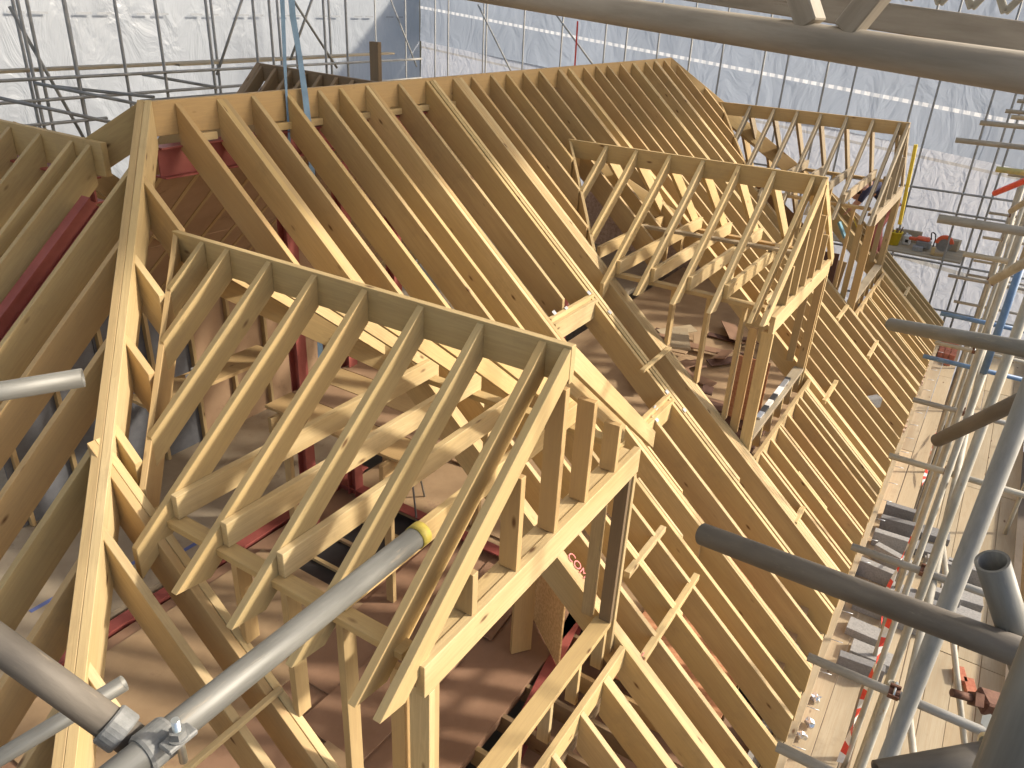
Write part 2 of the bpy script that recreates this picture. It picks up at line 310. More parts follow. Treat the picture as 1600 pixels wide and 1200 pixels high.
# doubled trimmers at the dormer cheeks
for d in DORM:
    for x, s in ((d['L'] - 0.03, -1), (d['R'] + 0.03, 1)):
        top = -0.024 if 0 <= x <= 10.33 else (x + 0.03 if x < 0 else -(x - 10.33) - 0.03)
        for k in range(2): front_rafter(x + s * 0.049 * k, min(top, valley_y(d, x) + 0.55) if x < 0 else top, EAV if x > -1 else -5.9, PALE if k == 0 else PINE)
    rafter("header", (d['L'], YH, fz(YH)), (d['R'], YH, fz(YH)), PALE if d is DORM[0] else PINE, roof, h=0.19)
# trimmers and headers of the roof-window opening
for x in (2.42, 2.47, 3.44, 3.49): front_rafter(x, -0.024, EAV if x in (2.47, 3.44) else -4.1, PALE if x in (2.42, 3.49) else None)
for y in (-2.22, -3.22):
    for k in range(2): rafter("header", (2.50, y - 0.05 * k, fz(y - 0.05 * k)), (3.415, y - 0.05 * k, fz(y - 0.05 * k)), PALE, roof, h=0.2)
stick("batten", (3.22, -2.96, fz(2.96) + 0.03), (3.98, -2.96, fz(2.96) + 0.03), 0.05, 0.03, PALE, roof)
# noggins between rafters
for x0, x1, y in ((6.47, 7.25, -4.35), (8.88, 9.70, -4.53), (8.83, 9.62, -3.95), (12.61, 13.22, -4.55), (0.72, 1.92, -4.235), (1.17, 1.95, -3.85), (3.87, 4.23, -4.69), (7.0, 7.4, -3.2)):
    rafter("noggin", (x0, y, fz(y) + 0.006), (x1, y, fz(y) + 0.006), PALE, roof, w=0.055, h=0.06)
rafter("batten", (-2.34, -3.012, -2.62), (-1.72, -3.012, -2.62), PALE, roof, w=0.035, h=0.03)
# short offcut laths tacked beside rafters near the opening
for x, a, b in ((2.525, -3.28, -3.8), (2.092, -3.5, -4.0), (1.422, -3.6, -4.3), (6.642, -3.9, -4.4), (4.662, -4.5, -4.9)):
    rafter("packing_strip", (x, a, fz(a) + 0.002), (x, b, fz(b) + 0.002), PALE, roof, w=0.03, h=0.08)
# near hip (two members side by side) and its jacks
hd = V((-1, -1, 0)).normalized(); hn = V((1, -1, 0)).normalized()
for s in (-0.026, 0.026):
    o = hn * s; rafter("hip_rafter", V((0.0, 0.0, 0.012)) + o, V((-5.4, -5.4, -5.4 * T + 0.012)) + o, PALE if s > 0 else PINE, roof, w=0.05, h=0.29)
for i, x in enumerate((-0.42, -0.86, -1.24, -1.62, -2.0, -2.42, -2.84, -3.26)):
    d = DORM[0]; yt = x - 0.03
    yb = valley_y(d, x) + 0.04 if x > d['L'] else -5.9
    if yb < yt - 0.06: front_rafter(x, yt, yb, PALE if i % 2 else PINE)
    if x > -0.45: pass
# left slope: rafters square to the left eaves
for i, y in enumerate((-0.36, -0.76, -1.24, -1.67, -2.08, -2.49, -2.9, -3.3, -3.72, -4.12, -4.55)):
    rafter("rafter", (y - 0.03, y, T * (y - 0.03)), (-5.5, y, -5.5 * T), PINE if i % 3 else TREAT, roof, h=0.225)
# wing ridge going back, its left-hand rafters
rafter("ridge_board", (-0.32, 0.10, -0.275), (-0.32, 5.6, -0.275), TREAT, roof, h=0.25)
for y in (0.25, 0.48, 0.92, 1.36, 1.80, 2.24, 2.68, 3.12, 3.56, 4.0, 4.44):
    rafter("rafter", (-0.345, y, -0.345 * T), (-5.5, y, -5.5 * T), PINE if y > 1 else TREAT, roof, h=0.225)
rafter("hip_rafter", (-0.02, 0.03, 0.0), (-0.33, 0.34, -0.28), TREAT, roof, h=0.26)
# wing's inner slope and the rear slope of the main roof
for y in (0.92, 1.36, 1.80, 2.24, 2.68, 3.12):
    rafter("rafter", (-0.295, y, -0.27), (-0.295 + y * 0.9, y, -0.27 - y * 0.9 * T), PINE, roof, h=0.2)
for i, x in enumerate(XR):
    rafter("rafter", (x + 0.1, 0.024, -0.02), (x + 0.1, 4.9, -4.9 * T), PINE, roof, h=0.2, bev=0)
    if i % 2 == 0: rafter("collar", (x + 0.17, -0.95, fz(0.95) - 0.1), (x + 0.17, 0.95, fz(0.95) - 0.1), PINE, roof, w=0.038, h=0.12, bev=0) if i > 12 else None
for k in range(7):
    y = 0.5 + k * 0.33
    for x in XR[:13:1]:
        stick("noggin", (x + 0.16, y, fz(y) - 0.21), (x + 0.16, y - 0.02, fz(y) - 0.09), 0.02, 0.03, PALE, roof, bev=0) if x < 4.5 and k < 6 else None
rb = []
for a, b in ((0.35, 1.55), (1.57, 2.77), (2.79, 3.99)):
    for k in range(4):
        x0 = 0.06 + k * 2.44; P = [(x, y, -T * y - 0.245 - e) for x in (x0, x0 + 2.42) for (y, e) in ((a, 0), (b, 0), (b, 0.012), (a, 0.012))]
        bm = bmesh.new(); hexa(bm, P); link("lining_board", bm, PLY2, roof)
def polyboard(pts, zf):
    bm = bmesh.new(); lo = [bm.verts.new((x, y, zf(x, y) - 0.012)) for x, y in pts]; hi = [bm.verts.new((x, y, zf(x, y))) for x, y in pts]
    bm.faces.new(lo[::-1]); bm.faces.new(hi); n = len(pts)
    for i in range(n): bm.faces.new((lo[i], lo[(i + 1) % n], hi[(i + 1) % n], hi[i]))
    link("lining_board", bm, PLY2, roof)
polyboard([(9.83, 0.35), (10.42, 0.35), (14.0, 3.95), (9.83, 3.95)], lambda x, y: -T * y - 0.245)
polyboard([(10.75, -0.1), (13.95, -2.3), (13.95, 3.4), (10.75, 0.3)], lambda x, y: -T * (x - 10.33) - 0.245)
for k in range(10):
    y = -2.0 + 0.42 * k; x0 = 10.36 + abs(y)
    if x0 < 13.4: rafter("rafter", (x0, y, -T * (x0 - 10.33)), (14.1, y, -T * 3.77), PINE, roof, h=0.2)
ew = thing("end_wall", (14.05, 1, -8.9), "blockwork end wall under the far hip, seen through the middle dormer", "wall")
bm = bmesh.new(); addbox(bm, 14.0, 14.15, -2.6, 9, -8.9, -3.45); link("leaf", bm, MORTAR, ew)
rafter("wall_plate", (-3.2, -5.26, -4.985), (13.7, -5.26, -4.985), PALE, roof, w=0.1, h=0.05)

def scrawl(txt, p, xdir, ydir, size, mat, parent, name):
    cu = bpy.data.curves.new(name, 'FONT'); cu.body = txt; cu.size = size; cu.extrude = 0.0006; cu.materials.append(mat)
    o = bpy.data.objects.new(name, cu); COL.objects.link(o); x = V(xdir).normalized(); z = x.cross(V(ydir)).normalized(); y = z.cross(x)
    M = Matrix((x, y, z)).transposed().to_4x4(); M.translation = V(p)
    o.parent = parent; o.matrix_basis = Matrix.Translation(parent.location).inverted() @ M
    return o
DS = V((0, -1, -T)); NS = V((0, -T, 1)).normalized()
scrawl("COM", V((0.715, -3.50, fz(3.50))) + NS * 0.006, DS, (1, 0, 0), 0.10, INKR, roof, "red_marker_letters")
scrawl("III", V((0.715, -4.22, fz(4.22))) + NS * 0.006, DS, (1, 0, 0), 0.07, INKR, roof, "red_marker_letters")
for x, y in ((2.62, -2.2), (2.84, -2.22), (3.36, -2.2), (3.46, -2.42), (3.40, -3.20), (3.46, -3.40), (3.04, -3.23), (2.92, -3.30)):
    bm = bmesh.new(); addbox(bm, -0.03, 0.03, -0.022, 0.022, 0, 0.002)
    link("nail_plate", bm, PLATE, roof, frame(V((1, 0.1, 0)), NS, V((x, y, fz(y))) + NS * 0.005))
# ================================================================== dormers
def dormer(i, label):
    d = DORM[i]; X, L_, R_, td, yf, zr = d['x'], d['L'], d['R'], d['td'], d['y0'], d['zr']
    t = thing("dormer_frame", (X, yf, -2.6), label, "dormer", "pitched timber dormers on the front slope")
    yb = zr / T
    A, B = (TREAT, PALE) if i == 0 else ((PALE, PALE) if i == 1 else (GREYW, GREYW))  # farthest dormer's shade is put into its colour as grey timber
    rafter("ridge_board", (X, yb + 0.02, zr), (X, yf, zr), TREAT if i != 2 else PINE, t, h=0.212)
    hl = X - L_; zb = -1.87 - 0.09 * (i > 0)                # half width on the left, top of the gable beam
    ys = {0: [-1.14, -1.39, -1.79, -2.19, -2.60, -3.02, -3.43, -3.82, -3.965], 1: [-1.36, -1.76, -2.19, -2.60, -3.02, -3.42, -3.84, -3.965], 2: [-1.36, -1.79, -2.2, -2.6, -3.03, -3.45, -3.86, -3.995]}[i]
    ext = 0.29 if i == 0 else 0.37
    for k, y in enumerate(ys):
        last = k == len(ys) - 1
        for s in (-1, 1):
            full = (hl + ext if s < 0 else (R_ - X) + (0.34 if last else 0.12))
            lim = ((-y * T) + zr) / td                        # where the dormer slope meets the main roof
            run = min(full, lim)
            m_ = (A if s < 0 else B) if not last else (TREAT if (s < 0 and i == 0) else B)
            rafter("rafter", (X + s * 0.024, y, zr - 0.012), (X + s * run, y, zr - 0.012 - td * (run - 0.024)), m_, t, h=(0.145 if i else 0.158) if not last else (0.13 if s < 0 else 0.105), w=0.045, sq=0.03 if (s < 0 and run == full) else None)
    if 0: rafter("rafter", (X - 0.024, yf + 0.09, zr - 0.02), (X - hl + 0.1, yf + 0.09, zr - 0.02 - td * (hl - 0.12)), PALE, t, h=0.15, w=0.045)
    # valley boards lying on the main rafters
    for s in (-1, 1):
        w_ = (hl if s < 0 else R_ - X); y1 = valley_y(d, X + w_)
        p = V((X, yb, zr + 0.0)); q = V((X + s * w_, y1, T * y1))
        rafter("valley_board", p, q, PINE if s < 0 else PALE, t, w=0.035, h=0.30 if i == 0 else 0.22)
    # ceiling joists resting on the cheek plates
    jy = {0: [-2.238, -2.648, -3.068, -3.478], 1: [-1.81, -2.238, -2.648, -3.068, -3.468], 2: [-2.248, -2.648, -3.078, -3.498]}[i]; zj = -1.70 if i == 0 else -1.73
    for y in jy:
        if y > -1.9: rafter("ceiling_joist", (L_ + 0.3, y, zj), (R_ + 0.05, y, zj), PALE, t, h=0.14); continue
        rafter("ceiling_joist", (L_ + (0.02 if i == 0 else -0.05), y - 0.0, zj), (R_ + 0.05, y - 0.0, zj), PALE if i < 2 else GREYW, t, h=0.15)
    if i == 1: rafter("brace", (5.42, -1.72, zj + 0.05), (5.60, -3.9, zj + 0.05), BOARD, t, w=0.09, h=0.035)
    zp = zj - 0.152
    for x in (L_ + 0.02, R_ - 0.02):
        rafter("wall_plate", (x, zp / T + 0.05, zp), (x, yf + 0.1, zp), PINE if i else TREAT, t, w=0.095, h=0.045)
    # cheek studs down to the trimmer
    for x, mm in ((L_ + 0.02, PINE), (R_ - 0.02, PALE)):
        for y in (((-2.9, -3.3, -3.68) if i else (-2.75, -3.12, -3.5)) if x < X else (-2.8,)):
            stick("stud", (x, y, zp - 0.045), (x, y, fz(y) - 0.02), 0.045, 0.09, mm, t, up=(1, 0, 0))
    # gable: beam, studs, corner posts, sill
    rafter("gable_beam", (L_ - 0.02, yf - 0.0, zb), (R_ + 0.02, yf - 0.0, zb), PALE if i < 2 else GREYW, t, w=0.05, h=0.19)
    rafter("gable_plate", (L_ + 0.03, yf + 0.075, zb - 0.01), (R_ - 0.03, yf + 0.075, zb - 0.01), PALE if i < 2 else GREYW, t, w=0.095, h=0.045)
    xs = {0: (-1.54, -1.31, -0.91, -0.51, -0.14, 0.27), 1: (4.45, 4.85, 5.235, 5.62, 6.02), 2: (10.3, 11.04, 11.6)}[i]
    for x in xs:
        zt = zr - 0.05 - td * abs(x - X) - 0.14 * (0.2 if x == X else 1)
        if zt - zb > 0.08: stick("stud", (x, yf + 0.045, zb), (x, yf + 0.045, zt), 0.045, 0.11, (PINE if i < 2 else GREYW), t, up=(0, 1, 0))
    zs = d['sill']
    for s, x in ((1, L_ + 0.03), (-1, R_ - 0.03)):
        for k in range(3):
            if k == 2: stick("post", (x + s * 0.03, yf + 0.19, zb - 0.19), (x + s * 0.03, yf + 0.19, fz(yf + 0.19) - 0.05), 0.045, 0.09, PINE, t, up=(0, 1, 0))
            else: stick("post", (x + s * 0.052 * k, yf + 0.03, zb - 0.19), (x + s * 0.052 * k, yf + 0.03, zs - (0 if k else 0.35)), 0.044, 0.12 if k == 0 else 0.095, PALE if k == 0 and i < 2 else (DARKW if i == 0 and s < 0 else PINE), t, up=(0, 1, 0))  # dark timber on the nearest dormer's right post stands in for its shadow side
    rafter("sill", (L_ + 0.1, yf + 0.045, zs), (R_ - 0.08, yf + 0.045, zs), TREAT if i == 0 else GREYW, t, w=0.13, h=0.045)
    n_ = 6
    for k in range(n_):
        x = L_ + 0.15 + (R_ - L_ - 0.3) * k / (n_ - 1)
        stick("cripple_stud", (x, yf + 0.03, zs - 0.045), (x, yf + 0.03, fz(YH) - 0.17), 0.04, 0.09, PALE, t, up=(0, 1, 0))
    return t
dormer(0, "large nearest dormer frame of yellow treated timber, its gable beam and joists in bright sun")
dormer(1, "middle dormer frame of pale timber with a spirit level lying on its window sill")
dormer(2, "farthest dormer frame, greyest of the three, with a worker bending behind it")
# small gable behind the main ridge, its shade put into dark timber
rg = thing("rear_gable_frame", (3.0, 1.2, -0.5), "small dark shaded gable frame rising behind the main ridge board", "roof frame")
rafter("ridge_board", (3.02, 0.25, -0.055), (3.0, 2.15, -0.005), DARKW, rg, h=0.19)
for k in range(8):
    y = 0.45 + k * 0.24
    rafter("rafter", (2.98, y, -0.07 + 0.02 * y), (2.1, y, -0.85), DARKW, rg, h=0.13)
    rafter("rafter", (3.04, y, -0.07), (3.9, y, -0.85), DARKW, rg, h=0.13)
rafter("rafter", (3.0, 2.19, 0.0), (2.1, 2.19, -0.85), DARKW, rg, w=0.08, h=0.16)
tag(stick("timber_post", (5.39, 2.5, -1.6), (5.39, 2.5, 0.17), 0.075, 0.16, DARKW, None, up=(0, 1, 0)), "rough brown timber post standing upright behind the ridge before white sheeting", "post")

# ================================================================== red steel
st = thing("steel_frame", (0, 0.1, -4.75), "red oxide painted steel frame of beams and columns under the timber roof", "steel frame")
def ibeam(name, p, q, parent, h=0.25, w=0.14, tt=0.014, up=V((0, 0, 1))):
    p = V(p); q = V(q); M = frame(q - p, V(up), p); L = (q - p).length; bm = bmesh.new()
    addbox(bm, 0, L, -w / 2, w / 2, h / 2 - tt, h / 2); addbox(bm, 0, L, -w / 2, w / 2, -h / 2, -h / 2 + tt); addbox(bm, 0.001, L - 0.001, -tt / 2, tt / 2, -h / 2 + tt, h / 2 - tt)
    return link(name, bm, OXIDE, parent, M)
ibeam("beam", (0.05, 0.02, -0.46), (9.5, 0.02, -0.46), st, h=0.24)
ibeam("beam", (-0.50, 0.08, -0.68), (-4.3, 0.08, -0.68 - 3.8 * T), st, h=0.13, w=0.10)
ibeam("beam", (-0.34, 0.3, -0.66), (-0.34, 5.2, -0.66), st, h=0.2)
ibeam("beam", (-3.6, 0.42, -4.79), (2.6, 0.42, -4.79), st, h=0.14)
ibeam("beam", (2.1, -3.2, -4.74), (2.1, 0.4, -4.74), st, h=0.2)
ibeam("beam", (-1.5, -3.75, -4.86), (2.3, -3.05, -4.86), st, h=0.2)
for x, y in ((1.36, 0.1), (2.1, 0.1), (2.9, 0.1), (7.2, 0.1)):
    ibeam("column", (x, y, -4.75), (x, y, -0.72), st, h=0.13, w=0.13, up=V((0, 1, 0)))
for x in (0.3, 1.15, 1.6, 2.2, 2.65, 3.1, 3.6): 
    rafter("packer", (x, -0.03, -0.262), (x + 0.26, -0.03, -0.262), PALE, st, w=0.09, h=0.06)
bm = bmesh.new(); addbox(bm, 0, 0.06, 0, 0.002, 0, 0.07); tag(link("sticker", bm, YELLOW, st, Matrix.Translation((0.40, -0.056, -0.50))))

# ================================================================== floor inside
fl = bmesh.new(); addbox(fl, -6, 14, 0.62, 9, -4.85, -4.75); tag(link("floor", fl, CHIP), kind='structure')
fl = bmesh.new(); addbox(fl, 2.2, 13.6, -5.1, 0.33, -4.852, -4.752); tag(link("floor", fl, PLY), kind='structure')
fl = bmesh.new(); addbox(fl, -6, 2.196, -5.1, -3.2, -5.3, -5.2); tag(link("floor", fl, PLYR), kind='structure')
fl = bmesh.new(); addbox(fl, -6, 2.196, -3.19, 0.33, -4.86, -4.76); tag(link("floor", fl, PLYR), kind='structure')
def sheet(name, x, y, z, lx, ly, rot, mat, label, cat, group=None, th=0.018, tilt=0):
    bm = bmesh.new(); addbox(bm, -lx / 2, lx / 2, -ly / 2, ly / 2, 0, th, 0.002)
    return tag(link(name, bm, mat, None, Matrix.Translation((x, y, z)) @ Matrix.Rotation(rot, 4, 'Z') @ Matrix.Rotation(tilt, 4, 'X')), label, cat, group)
sheet("plywood_sheet", -0.75, -0.62, -4.755, 2.9, 1.6, 0.0, PLY, "pale plywood sheet on the floor beside the nearest hip, next to a red steel beam", "plywood")
sheet("plywood_sheet", 0.9, -1.9, -4.752, 2.44, 1.22, 0.04, PLYR, "red-brown plywood sheet under the nearest dormer's joists", "plywood")
sheet("plywood_sheet", 3.6, -1.7, -4.745, 2.44, 1.22, 0.0, PLY, "tan floor sheet seen through the square roof opening", "plywood")
for k, (x, y, r_) in enumerate(((-1.9, 1.3, 0.1), (-1.0, 1.25, 0.0), (-0.1, 1.1, 0.0), (0.5, 2.3, -0.1), (0.3, 0.85, 0))):
    sheet("floor_tape", x, y, -4.749, 0.5, 0.05, r_, TAPEB, "strip of blue tape stuck on the floor boards below the hip", "tape", "blue tape strips on the floor", th=0.002)
# joists seen in the open floor bays
fj = thing("open_floor_bay", (0.2, -2.9, -5.0), "open floor bay with bare joists below the nearest dormer", "floor frame")
for k in range(9): rafter("joist", (-1.2 + k * 0.4, -3.15, -4.78), (-1.2 + k * 0.4, -4.8, -4.78), DARKW if k % 3 else PINE, fj, h=0.2)
for k in range(4): rafter("joist", (-1.6, -2.62 - k * 0.4, -4.77), (2.1, -2.62 - k * 0.4, -4.77), DARKW if k % 2 else PINE, fj, h=0.1)
for k, (x, y) in enumerate(((1.9, -4.25), (3.3, -4.0), (4.6, -4.6), (8.5, -4.4))): sheet("orange_board", x, y, -4.74, 1.2, 1.1, 0.0, ORANGEB, "salmon strand board laid below the rafters near the eaves", "board", "salmon boards below the front rafters")
tag(stick("osb_panel", (1.35, -3.05, -4.75), (1.35, -3.05, -3.3), 0.75, 0.018, OSB, None, up=(0.75, -0.6, 0)), "golden strand board panel standing upright under the nearest dormer", "board")
tag(stick("board_edge_post", (1.10, -2.93, -4.75), (1.10, -2.93, -3.2), 0.2, 0.05, PINE, None, up=(0.6, 0.8, 0)), "wide brown timber upright beside the strand board panel", "post")
# offcut pile seen inside the second dormer
for k in range(26):
    x = R.uniform(7.0, 10.3); y = R.uniform(-2.7, -1.0)
    sheet("board_offcut", x, y, -4.74 + R.uniform(0, 0.16), R.uniform(0.25, 0.9), R.uniform(0.12, 0.35), R.uniform(0, 3.1), R.choice((PLY, PLYR, WOODDARK, PLYR, BOARD)), "brown board offcut lying in the scrap pile inside the middle dormer", "offcut", "board offcuts in the scrap pile", tilt=R.uniform(-0.25, 0.25))
tag(stick("plank", (9.0, -1.35, -4.4), (7.6, -1.9, -4.15), 0.32, 0.04, GREYW, None), "wide greyish plank lying across the scrap pile inside the middle dormer", "plank")
fo = thing("open_floor_bay", (1.2, -0.7, -4.75), "open floor bay, its darkness a flat black sheet, with pale joists seen between the nearest dormer's joists", "floor frame")
bm = bmesh.new(); addbox(bm, 0.3, 2.15, -1.15, -0.28, -4.742, -4.738); link("dark_sheet", bm, BLACK, fo)  # flat black sheet on the floor, standing in for the bay's darkness
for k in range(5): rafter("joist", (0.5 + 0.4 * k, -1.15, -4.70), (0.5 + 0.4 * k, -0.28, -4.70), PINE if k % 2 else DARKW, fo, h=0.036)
rafter("joist", (0.3, -1.17, -4.69), (2.15, -1.17, -4.69), OXIDE, fo, w=0.1, h=0.05)
for k, (x, y, lx, ly, mm) in enumerate(((3.2, -2.9, 1.2, 0.6, PLY), (1.6, -2.3, 1.2, 0.6, PLYR), (0.0, -2.2, 1.4, 0.7, PLYR), (-1.3, -2.6, 1.2, 0.9, PLY), (4.6, -0.6, 2.4, 0.6, PLY), (5.3, -2.6, 1.0, 1.2, WOODDARK))):
    sheet("floor_sheet", x, y, -4.735 + 0.002 * k, lx, ly, R.uniform(-.1, .1), mm, "loose floor sheet lying on the boarded floor under the roof", "plywood", "loose floor sheets under the roof")
stairs = thing("stair_opening", (6.4, -2.8, -4.7), "dark stepped opening in the floor beside the scrap pile", "floor opening")
for k in range(6): rafter("step", (5.3 + k * 0.28, -3.7, -4.60 + k * 0.02), (5.3 + k * 0.28, -2.3, -4.60 + k * 0.02), WOODDARK, stairs, w=0.24, h=0.04)
tag(stick("upright_board", (6.55, -3.3, -4.75), (6.55, -3.3, -3.55), 0.5, 0.02, ORANGEB, None, up=(1, 0, 0)), "orange board standing inside the middle dormer window behind the sill", "board")
tag(stick("dark_board", (11.6, -2.9, -4.75), (11.6, -2.9, -3.2), 0.9, 0.03, WOODDARK, None, up=(1, 0, 0)), "dark brown board leaning inside the farthest dormer's left cheek", "board")
tag(stick("brown_board", (11.9, -3.2, -4.75), (11.9, -3.3, -3.4), 0.35, 0.03, PINE, None, up=(1, 0, 0)), "tall reddish timber board beside the dark board in the farthest dormer", "board")
pt = thing("internal_partition", (1.3, 2.6, -4.75), "grey and brown internal partition seen through the nearest dormer's rafters", "partition")
for x0, x1, mm in ((-0.6, 0.6, SLATE), (0.61, 1.8, SLATE), (1.81, 3.0, PLY2), (3.01, 4.2, PLY2)):
    bm = bmesh.new(); addbox(bm, x0, x1, 2.6, 2.62, -4.745, -2.2); link("panel", bm, mm, pt)
for k in range(9): stick("stud", (-0.5 + 0.58 * k, 2.56, -4.745), (-0.5 + 0.58 * k, 2.56, -2.15), 0.045, 0.07, PINE, pt, up=(0, 1, 0))
wp = thing("work_platform", (2.0, -0.9, -3.2), "brown boarded work platform with lit edge behind the nearest dormer's joists", "work platform")
for k in range(4): stick("board", (1.05 + 0.37 * k, -1.75, -3.0), (1.05 + 0.37 * k, 0.1, -3.0), 0.36, 0.03, PLY2 if k % 2 else PINE, wp)
for y in (-1.55, -0.1): rafter("bearer", (0.75, y, -3.02), (2.6, y, -3.02), PINE, wp, w=0.05, h=0.18)
for x in (0.9, 2.4):
    for y in (-1.5, -0.15): stick("leg", (x, y, -4.75), (x, y, -3.1), 0.05, 0.09, PINE, wp, up=(0, 1, 0))
# cups and a paint tub on a ledge
def cup(x, y, z, r, h, mat, label, cat, name, group=None):
    bm = bmesh.new(); n = 20
    prof = [(0.0, 0), (r * 0.85, 0), (r, h), (r * 0.92, h), (r * 0.78, 0.1 * h), (0.0, 0.1 * h)]
    rings = [[bm.verts.new((pr * math.cos(2 * math.pi * i / n), pr * math.sin(2 * math.pi * i / n), pz)) for i in range(n)] if pr else None for pr, pz in prof]
    for a in range(1, 4):
        for i in range(n): bm.faces.new((rings[a][i], rings[a][(i + 1) % n], rings[a + 1][(i + 1) % n], rings[a + 1][i]))
    bm.faces.new(rings[1][::-1]); bm.faces.new(rings[4])
    t = thing(name, (x, y, z), label, cat, group); link("body", bm, mat, t, Matrix.Translation((x, y, z)), smooth=False)
    return t
led = tag(stick("ledge_board", (0.2, 1.2, -3.05), (1.9, 1.2, -3.05), 0.4, 0.04, PINE, None), "short brown ledge board holding the mugs behind the nearest dormer", "board")
for k, (x, y, mm, lb) in enumerate(((0.78, 1.14, WHITE, "white mug with orange pattern on the ledge behind the nearest dormer"), (0.92, 1.24, GREYM, "grey mug behind the white patterned mug on the ledge"))):
    t = cup(x, y, -3.03, 0.045, 0.10, mm, lb, "mug", "mug")
    bm = bmesh.new()
    for a in range(6):
        a0 = -1.3 + a * 0.45; a1 = a0 + 0.45
        addcyl(bm, (0.04 + 0.03 * math.cos(a0), 0, 0.05 + 0.032 * math.sin(a0)), (0.04 + 0.03 * math.cos(a1), 0, 0.05 + 0.032 * math.sin(a1)), 0.006, 6)
    link("handle", bm, mm, t, Matrix.Translation((x, y, -3.03)))
    if k == 0:
        bm = bmesh.new()
        for a in range(8): addcyl(bm, (0.0435 * math.cos(a * 0.8), 0.0435 * math.sin(a * 0.8), 0.03), (0.0435 * math.cos(a * 0.8 + .01), 0.0435 * math.sin(a * 0.8 + .01), 0.07), 0.005, 6)
        link("pattern", bm, ORANGE, t, Matrix.Translation((x, y, -3.03)))
cup(0.72, 1.42, -3.03, 0.05, 0.26, WHITE, "tall white sealant tub standing behind the mugs", "tub", "tub")
# laser level
ll = thing("laser_level", (2.2, -0.62, -3.4), "small yellow and black laser level glimpsed between the nearest dormer's rafters", "laser level")
bm = bmesh.new(); addbox(bm, -0.05, 0.05, -0.04, 0.04, 0, 0.09, 0.008); link("body", bm, YELLOW, ll, Matrix.Translation((2.2, -0.62, -3.4)))
bm = bmesh.new(); addbox(bm, -0.03, 0.03, -0.047, 0.047, 0.02, 0.07, 0.008); link("lens_housing", bm, BLACK, ll, Matrix.Translation((2.2, -0.62, -3.4)))
bm = bmesh.new()
for a in range(3): addcyl(bm, (0, 0, 0), (0.35 * math.cos(a * 2.1), 0.35 * math.sin(a * 2.1), -1.35), 0.012, 8)
link("tripod", bm, GREYM, ll, Matrix.Translation((2.2, -0.62, -3.4)))

# ================================================================== blue strap hung over the ridge
sp = thing("ratchet_strap", (1.5, -0.06, -1), "long pale blue ratchet strap hanging down over the ridge board", "strap")
def ribbon(name, pts, w, mat, parent, wd=V((1, 0, 0)), th=0.003):
    bm = bmesh.new(); L = None
    for k, p in enumerate(pts):
        p = V(p); a = (wd * w / 2) * (w_[k] if (w_ := WID) else 1)
        t_ = V((0, th, 0)); r_ = [bm.verts.new(x) for x in (p - a, p + a, p + a + t_, p - a + t_)]
        if L:
            for i in range(4): bm.faces.new((L[i], L[(i + 1) % 4], r_[(i + 1) % 4], r_[i]))
        else: bm.faces.new(r_[::-1])
        L = r_
    bm.faces.new(L); return link(name, bm, mat, parent)
WID = [1, .9, .8, .95, 1, .8, 1]
ribbon("wide_strand", [(1.47, -0.07, 1.1), (1.47, -0.07, 0.6), (1.52, -0.07, 0.25), (1.55, -0.07, -0.05), (1.55, -0.1, -0.5), (1.50, -0.12, -1.4), (1.46, -0.12, -2.9)], 0.075, BLUEST, sp)
WID = [.9, .6, .5, .35, .3, .4, .5]
ribbon("narrow_strand", [(1.40, -0.05, 1.1), (1.38, -0.05, 0.6), (1.36, -0.05, 0.25), (1.35, -0.05, 0.0), (1.345, -0.05, -0.2), (1.345, -0.05, -0.35), (1.345, -0.03, -0.6)], 0.075, BLUEST, sp)

# ================================================================== side scaffold (right of the picture)
sb = thing("side_scaffold", (3, -5.86, -5.3), "weathered tube scaffold along the front eaves with its standards, stub transoms and boarded walkway", "scaffold")
for k, (x, y, mm, zt) in enumerate(((-1.64, -5.785, GALV, 1.2), (0.55, -5.845, GALVY, 1.6), (2.187, -5.835, GALVY, -1.35), (3.6, -5.82, GALVY, 1.5), (6.37, -5.83, GALVY, 1.4), (8.15, -5.80, GALVY, 1.4), (4.9, -5.84, GALVY, 1.4), (10.6, -5.85, GALVY, 1.3), (12.8, -5.84, GALVY, 1.2), (14.9, -5.85, GALVY, 1.2), (0.453, -5.86, GALVY, -2.75), (7.1, -6.9, GALVY, 1.2), (2.6, -7.0, GALVY, 1.0), (-1.3, -7.0, GALVY, -1.0), (11.5, -6.95, GALVY, 1.0))):
    tube("standard", (x, y, -8.9), (x, y, zt), mm, sb, n=20)
tube("standard", (2.187, -5.835, -1.345), (2.187, -5.835, -0.55), BLUEP, sb, n=20)
tube("standard", (2.187, -5.835, -0.545), (2.187, -5.835, 1.6), GALVY, sb, n=20)
TR = [(-0.19, -5.41, -2.26, 1.4), (0.87, -5.414, -2.2, 1.5), (2.40, -5.42, -2.28, 1.4), (3.85, -5.43, -2.38, 1.2), (-1.0, -5.435, -2.1, 1.4), (1.04, -5.346, -0.13, 1.2), (4.946, -5.093, -0.18, 1.3), (5.72, -5.217, -0.08, 1.2), (8.285, -5.35, -0.16, 1.2), (8.42, -5.44, -0.04, 1.2), (4.116, -5.459, -1.02, 1.2), (8.157, -5.29, -2.3, 1.3), (12.97, -5.498, -3.2, 1.3), (11.34, -5.53, -2.4, 1.2), (12.25, -5.50, -2.16, 1.2), (10.7, -5.42, -3.38, 1.4), (12.8, -5.47, -3.44, 1.2), (6.2, -5.42, -2.6, 1.4), (6.9, -5.45, -0.1, 1.4), (9.6, -5.6, -1.1, 1.3)]
for x, y, z, L in TR:
    tube("transom", (x, y, z), (x, y - L, z + 0.01), R.choice((GALV, GALVY)), sb, n=16)
    coupler("coupler", (x, -5.84, z), (0, 1, 0), (1, 0, 0.4), RUST, sb)
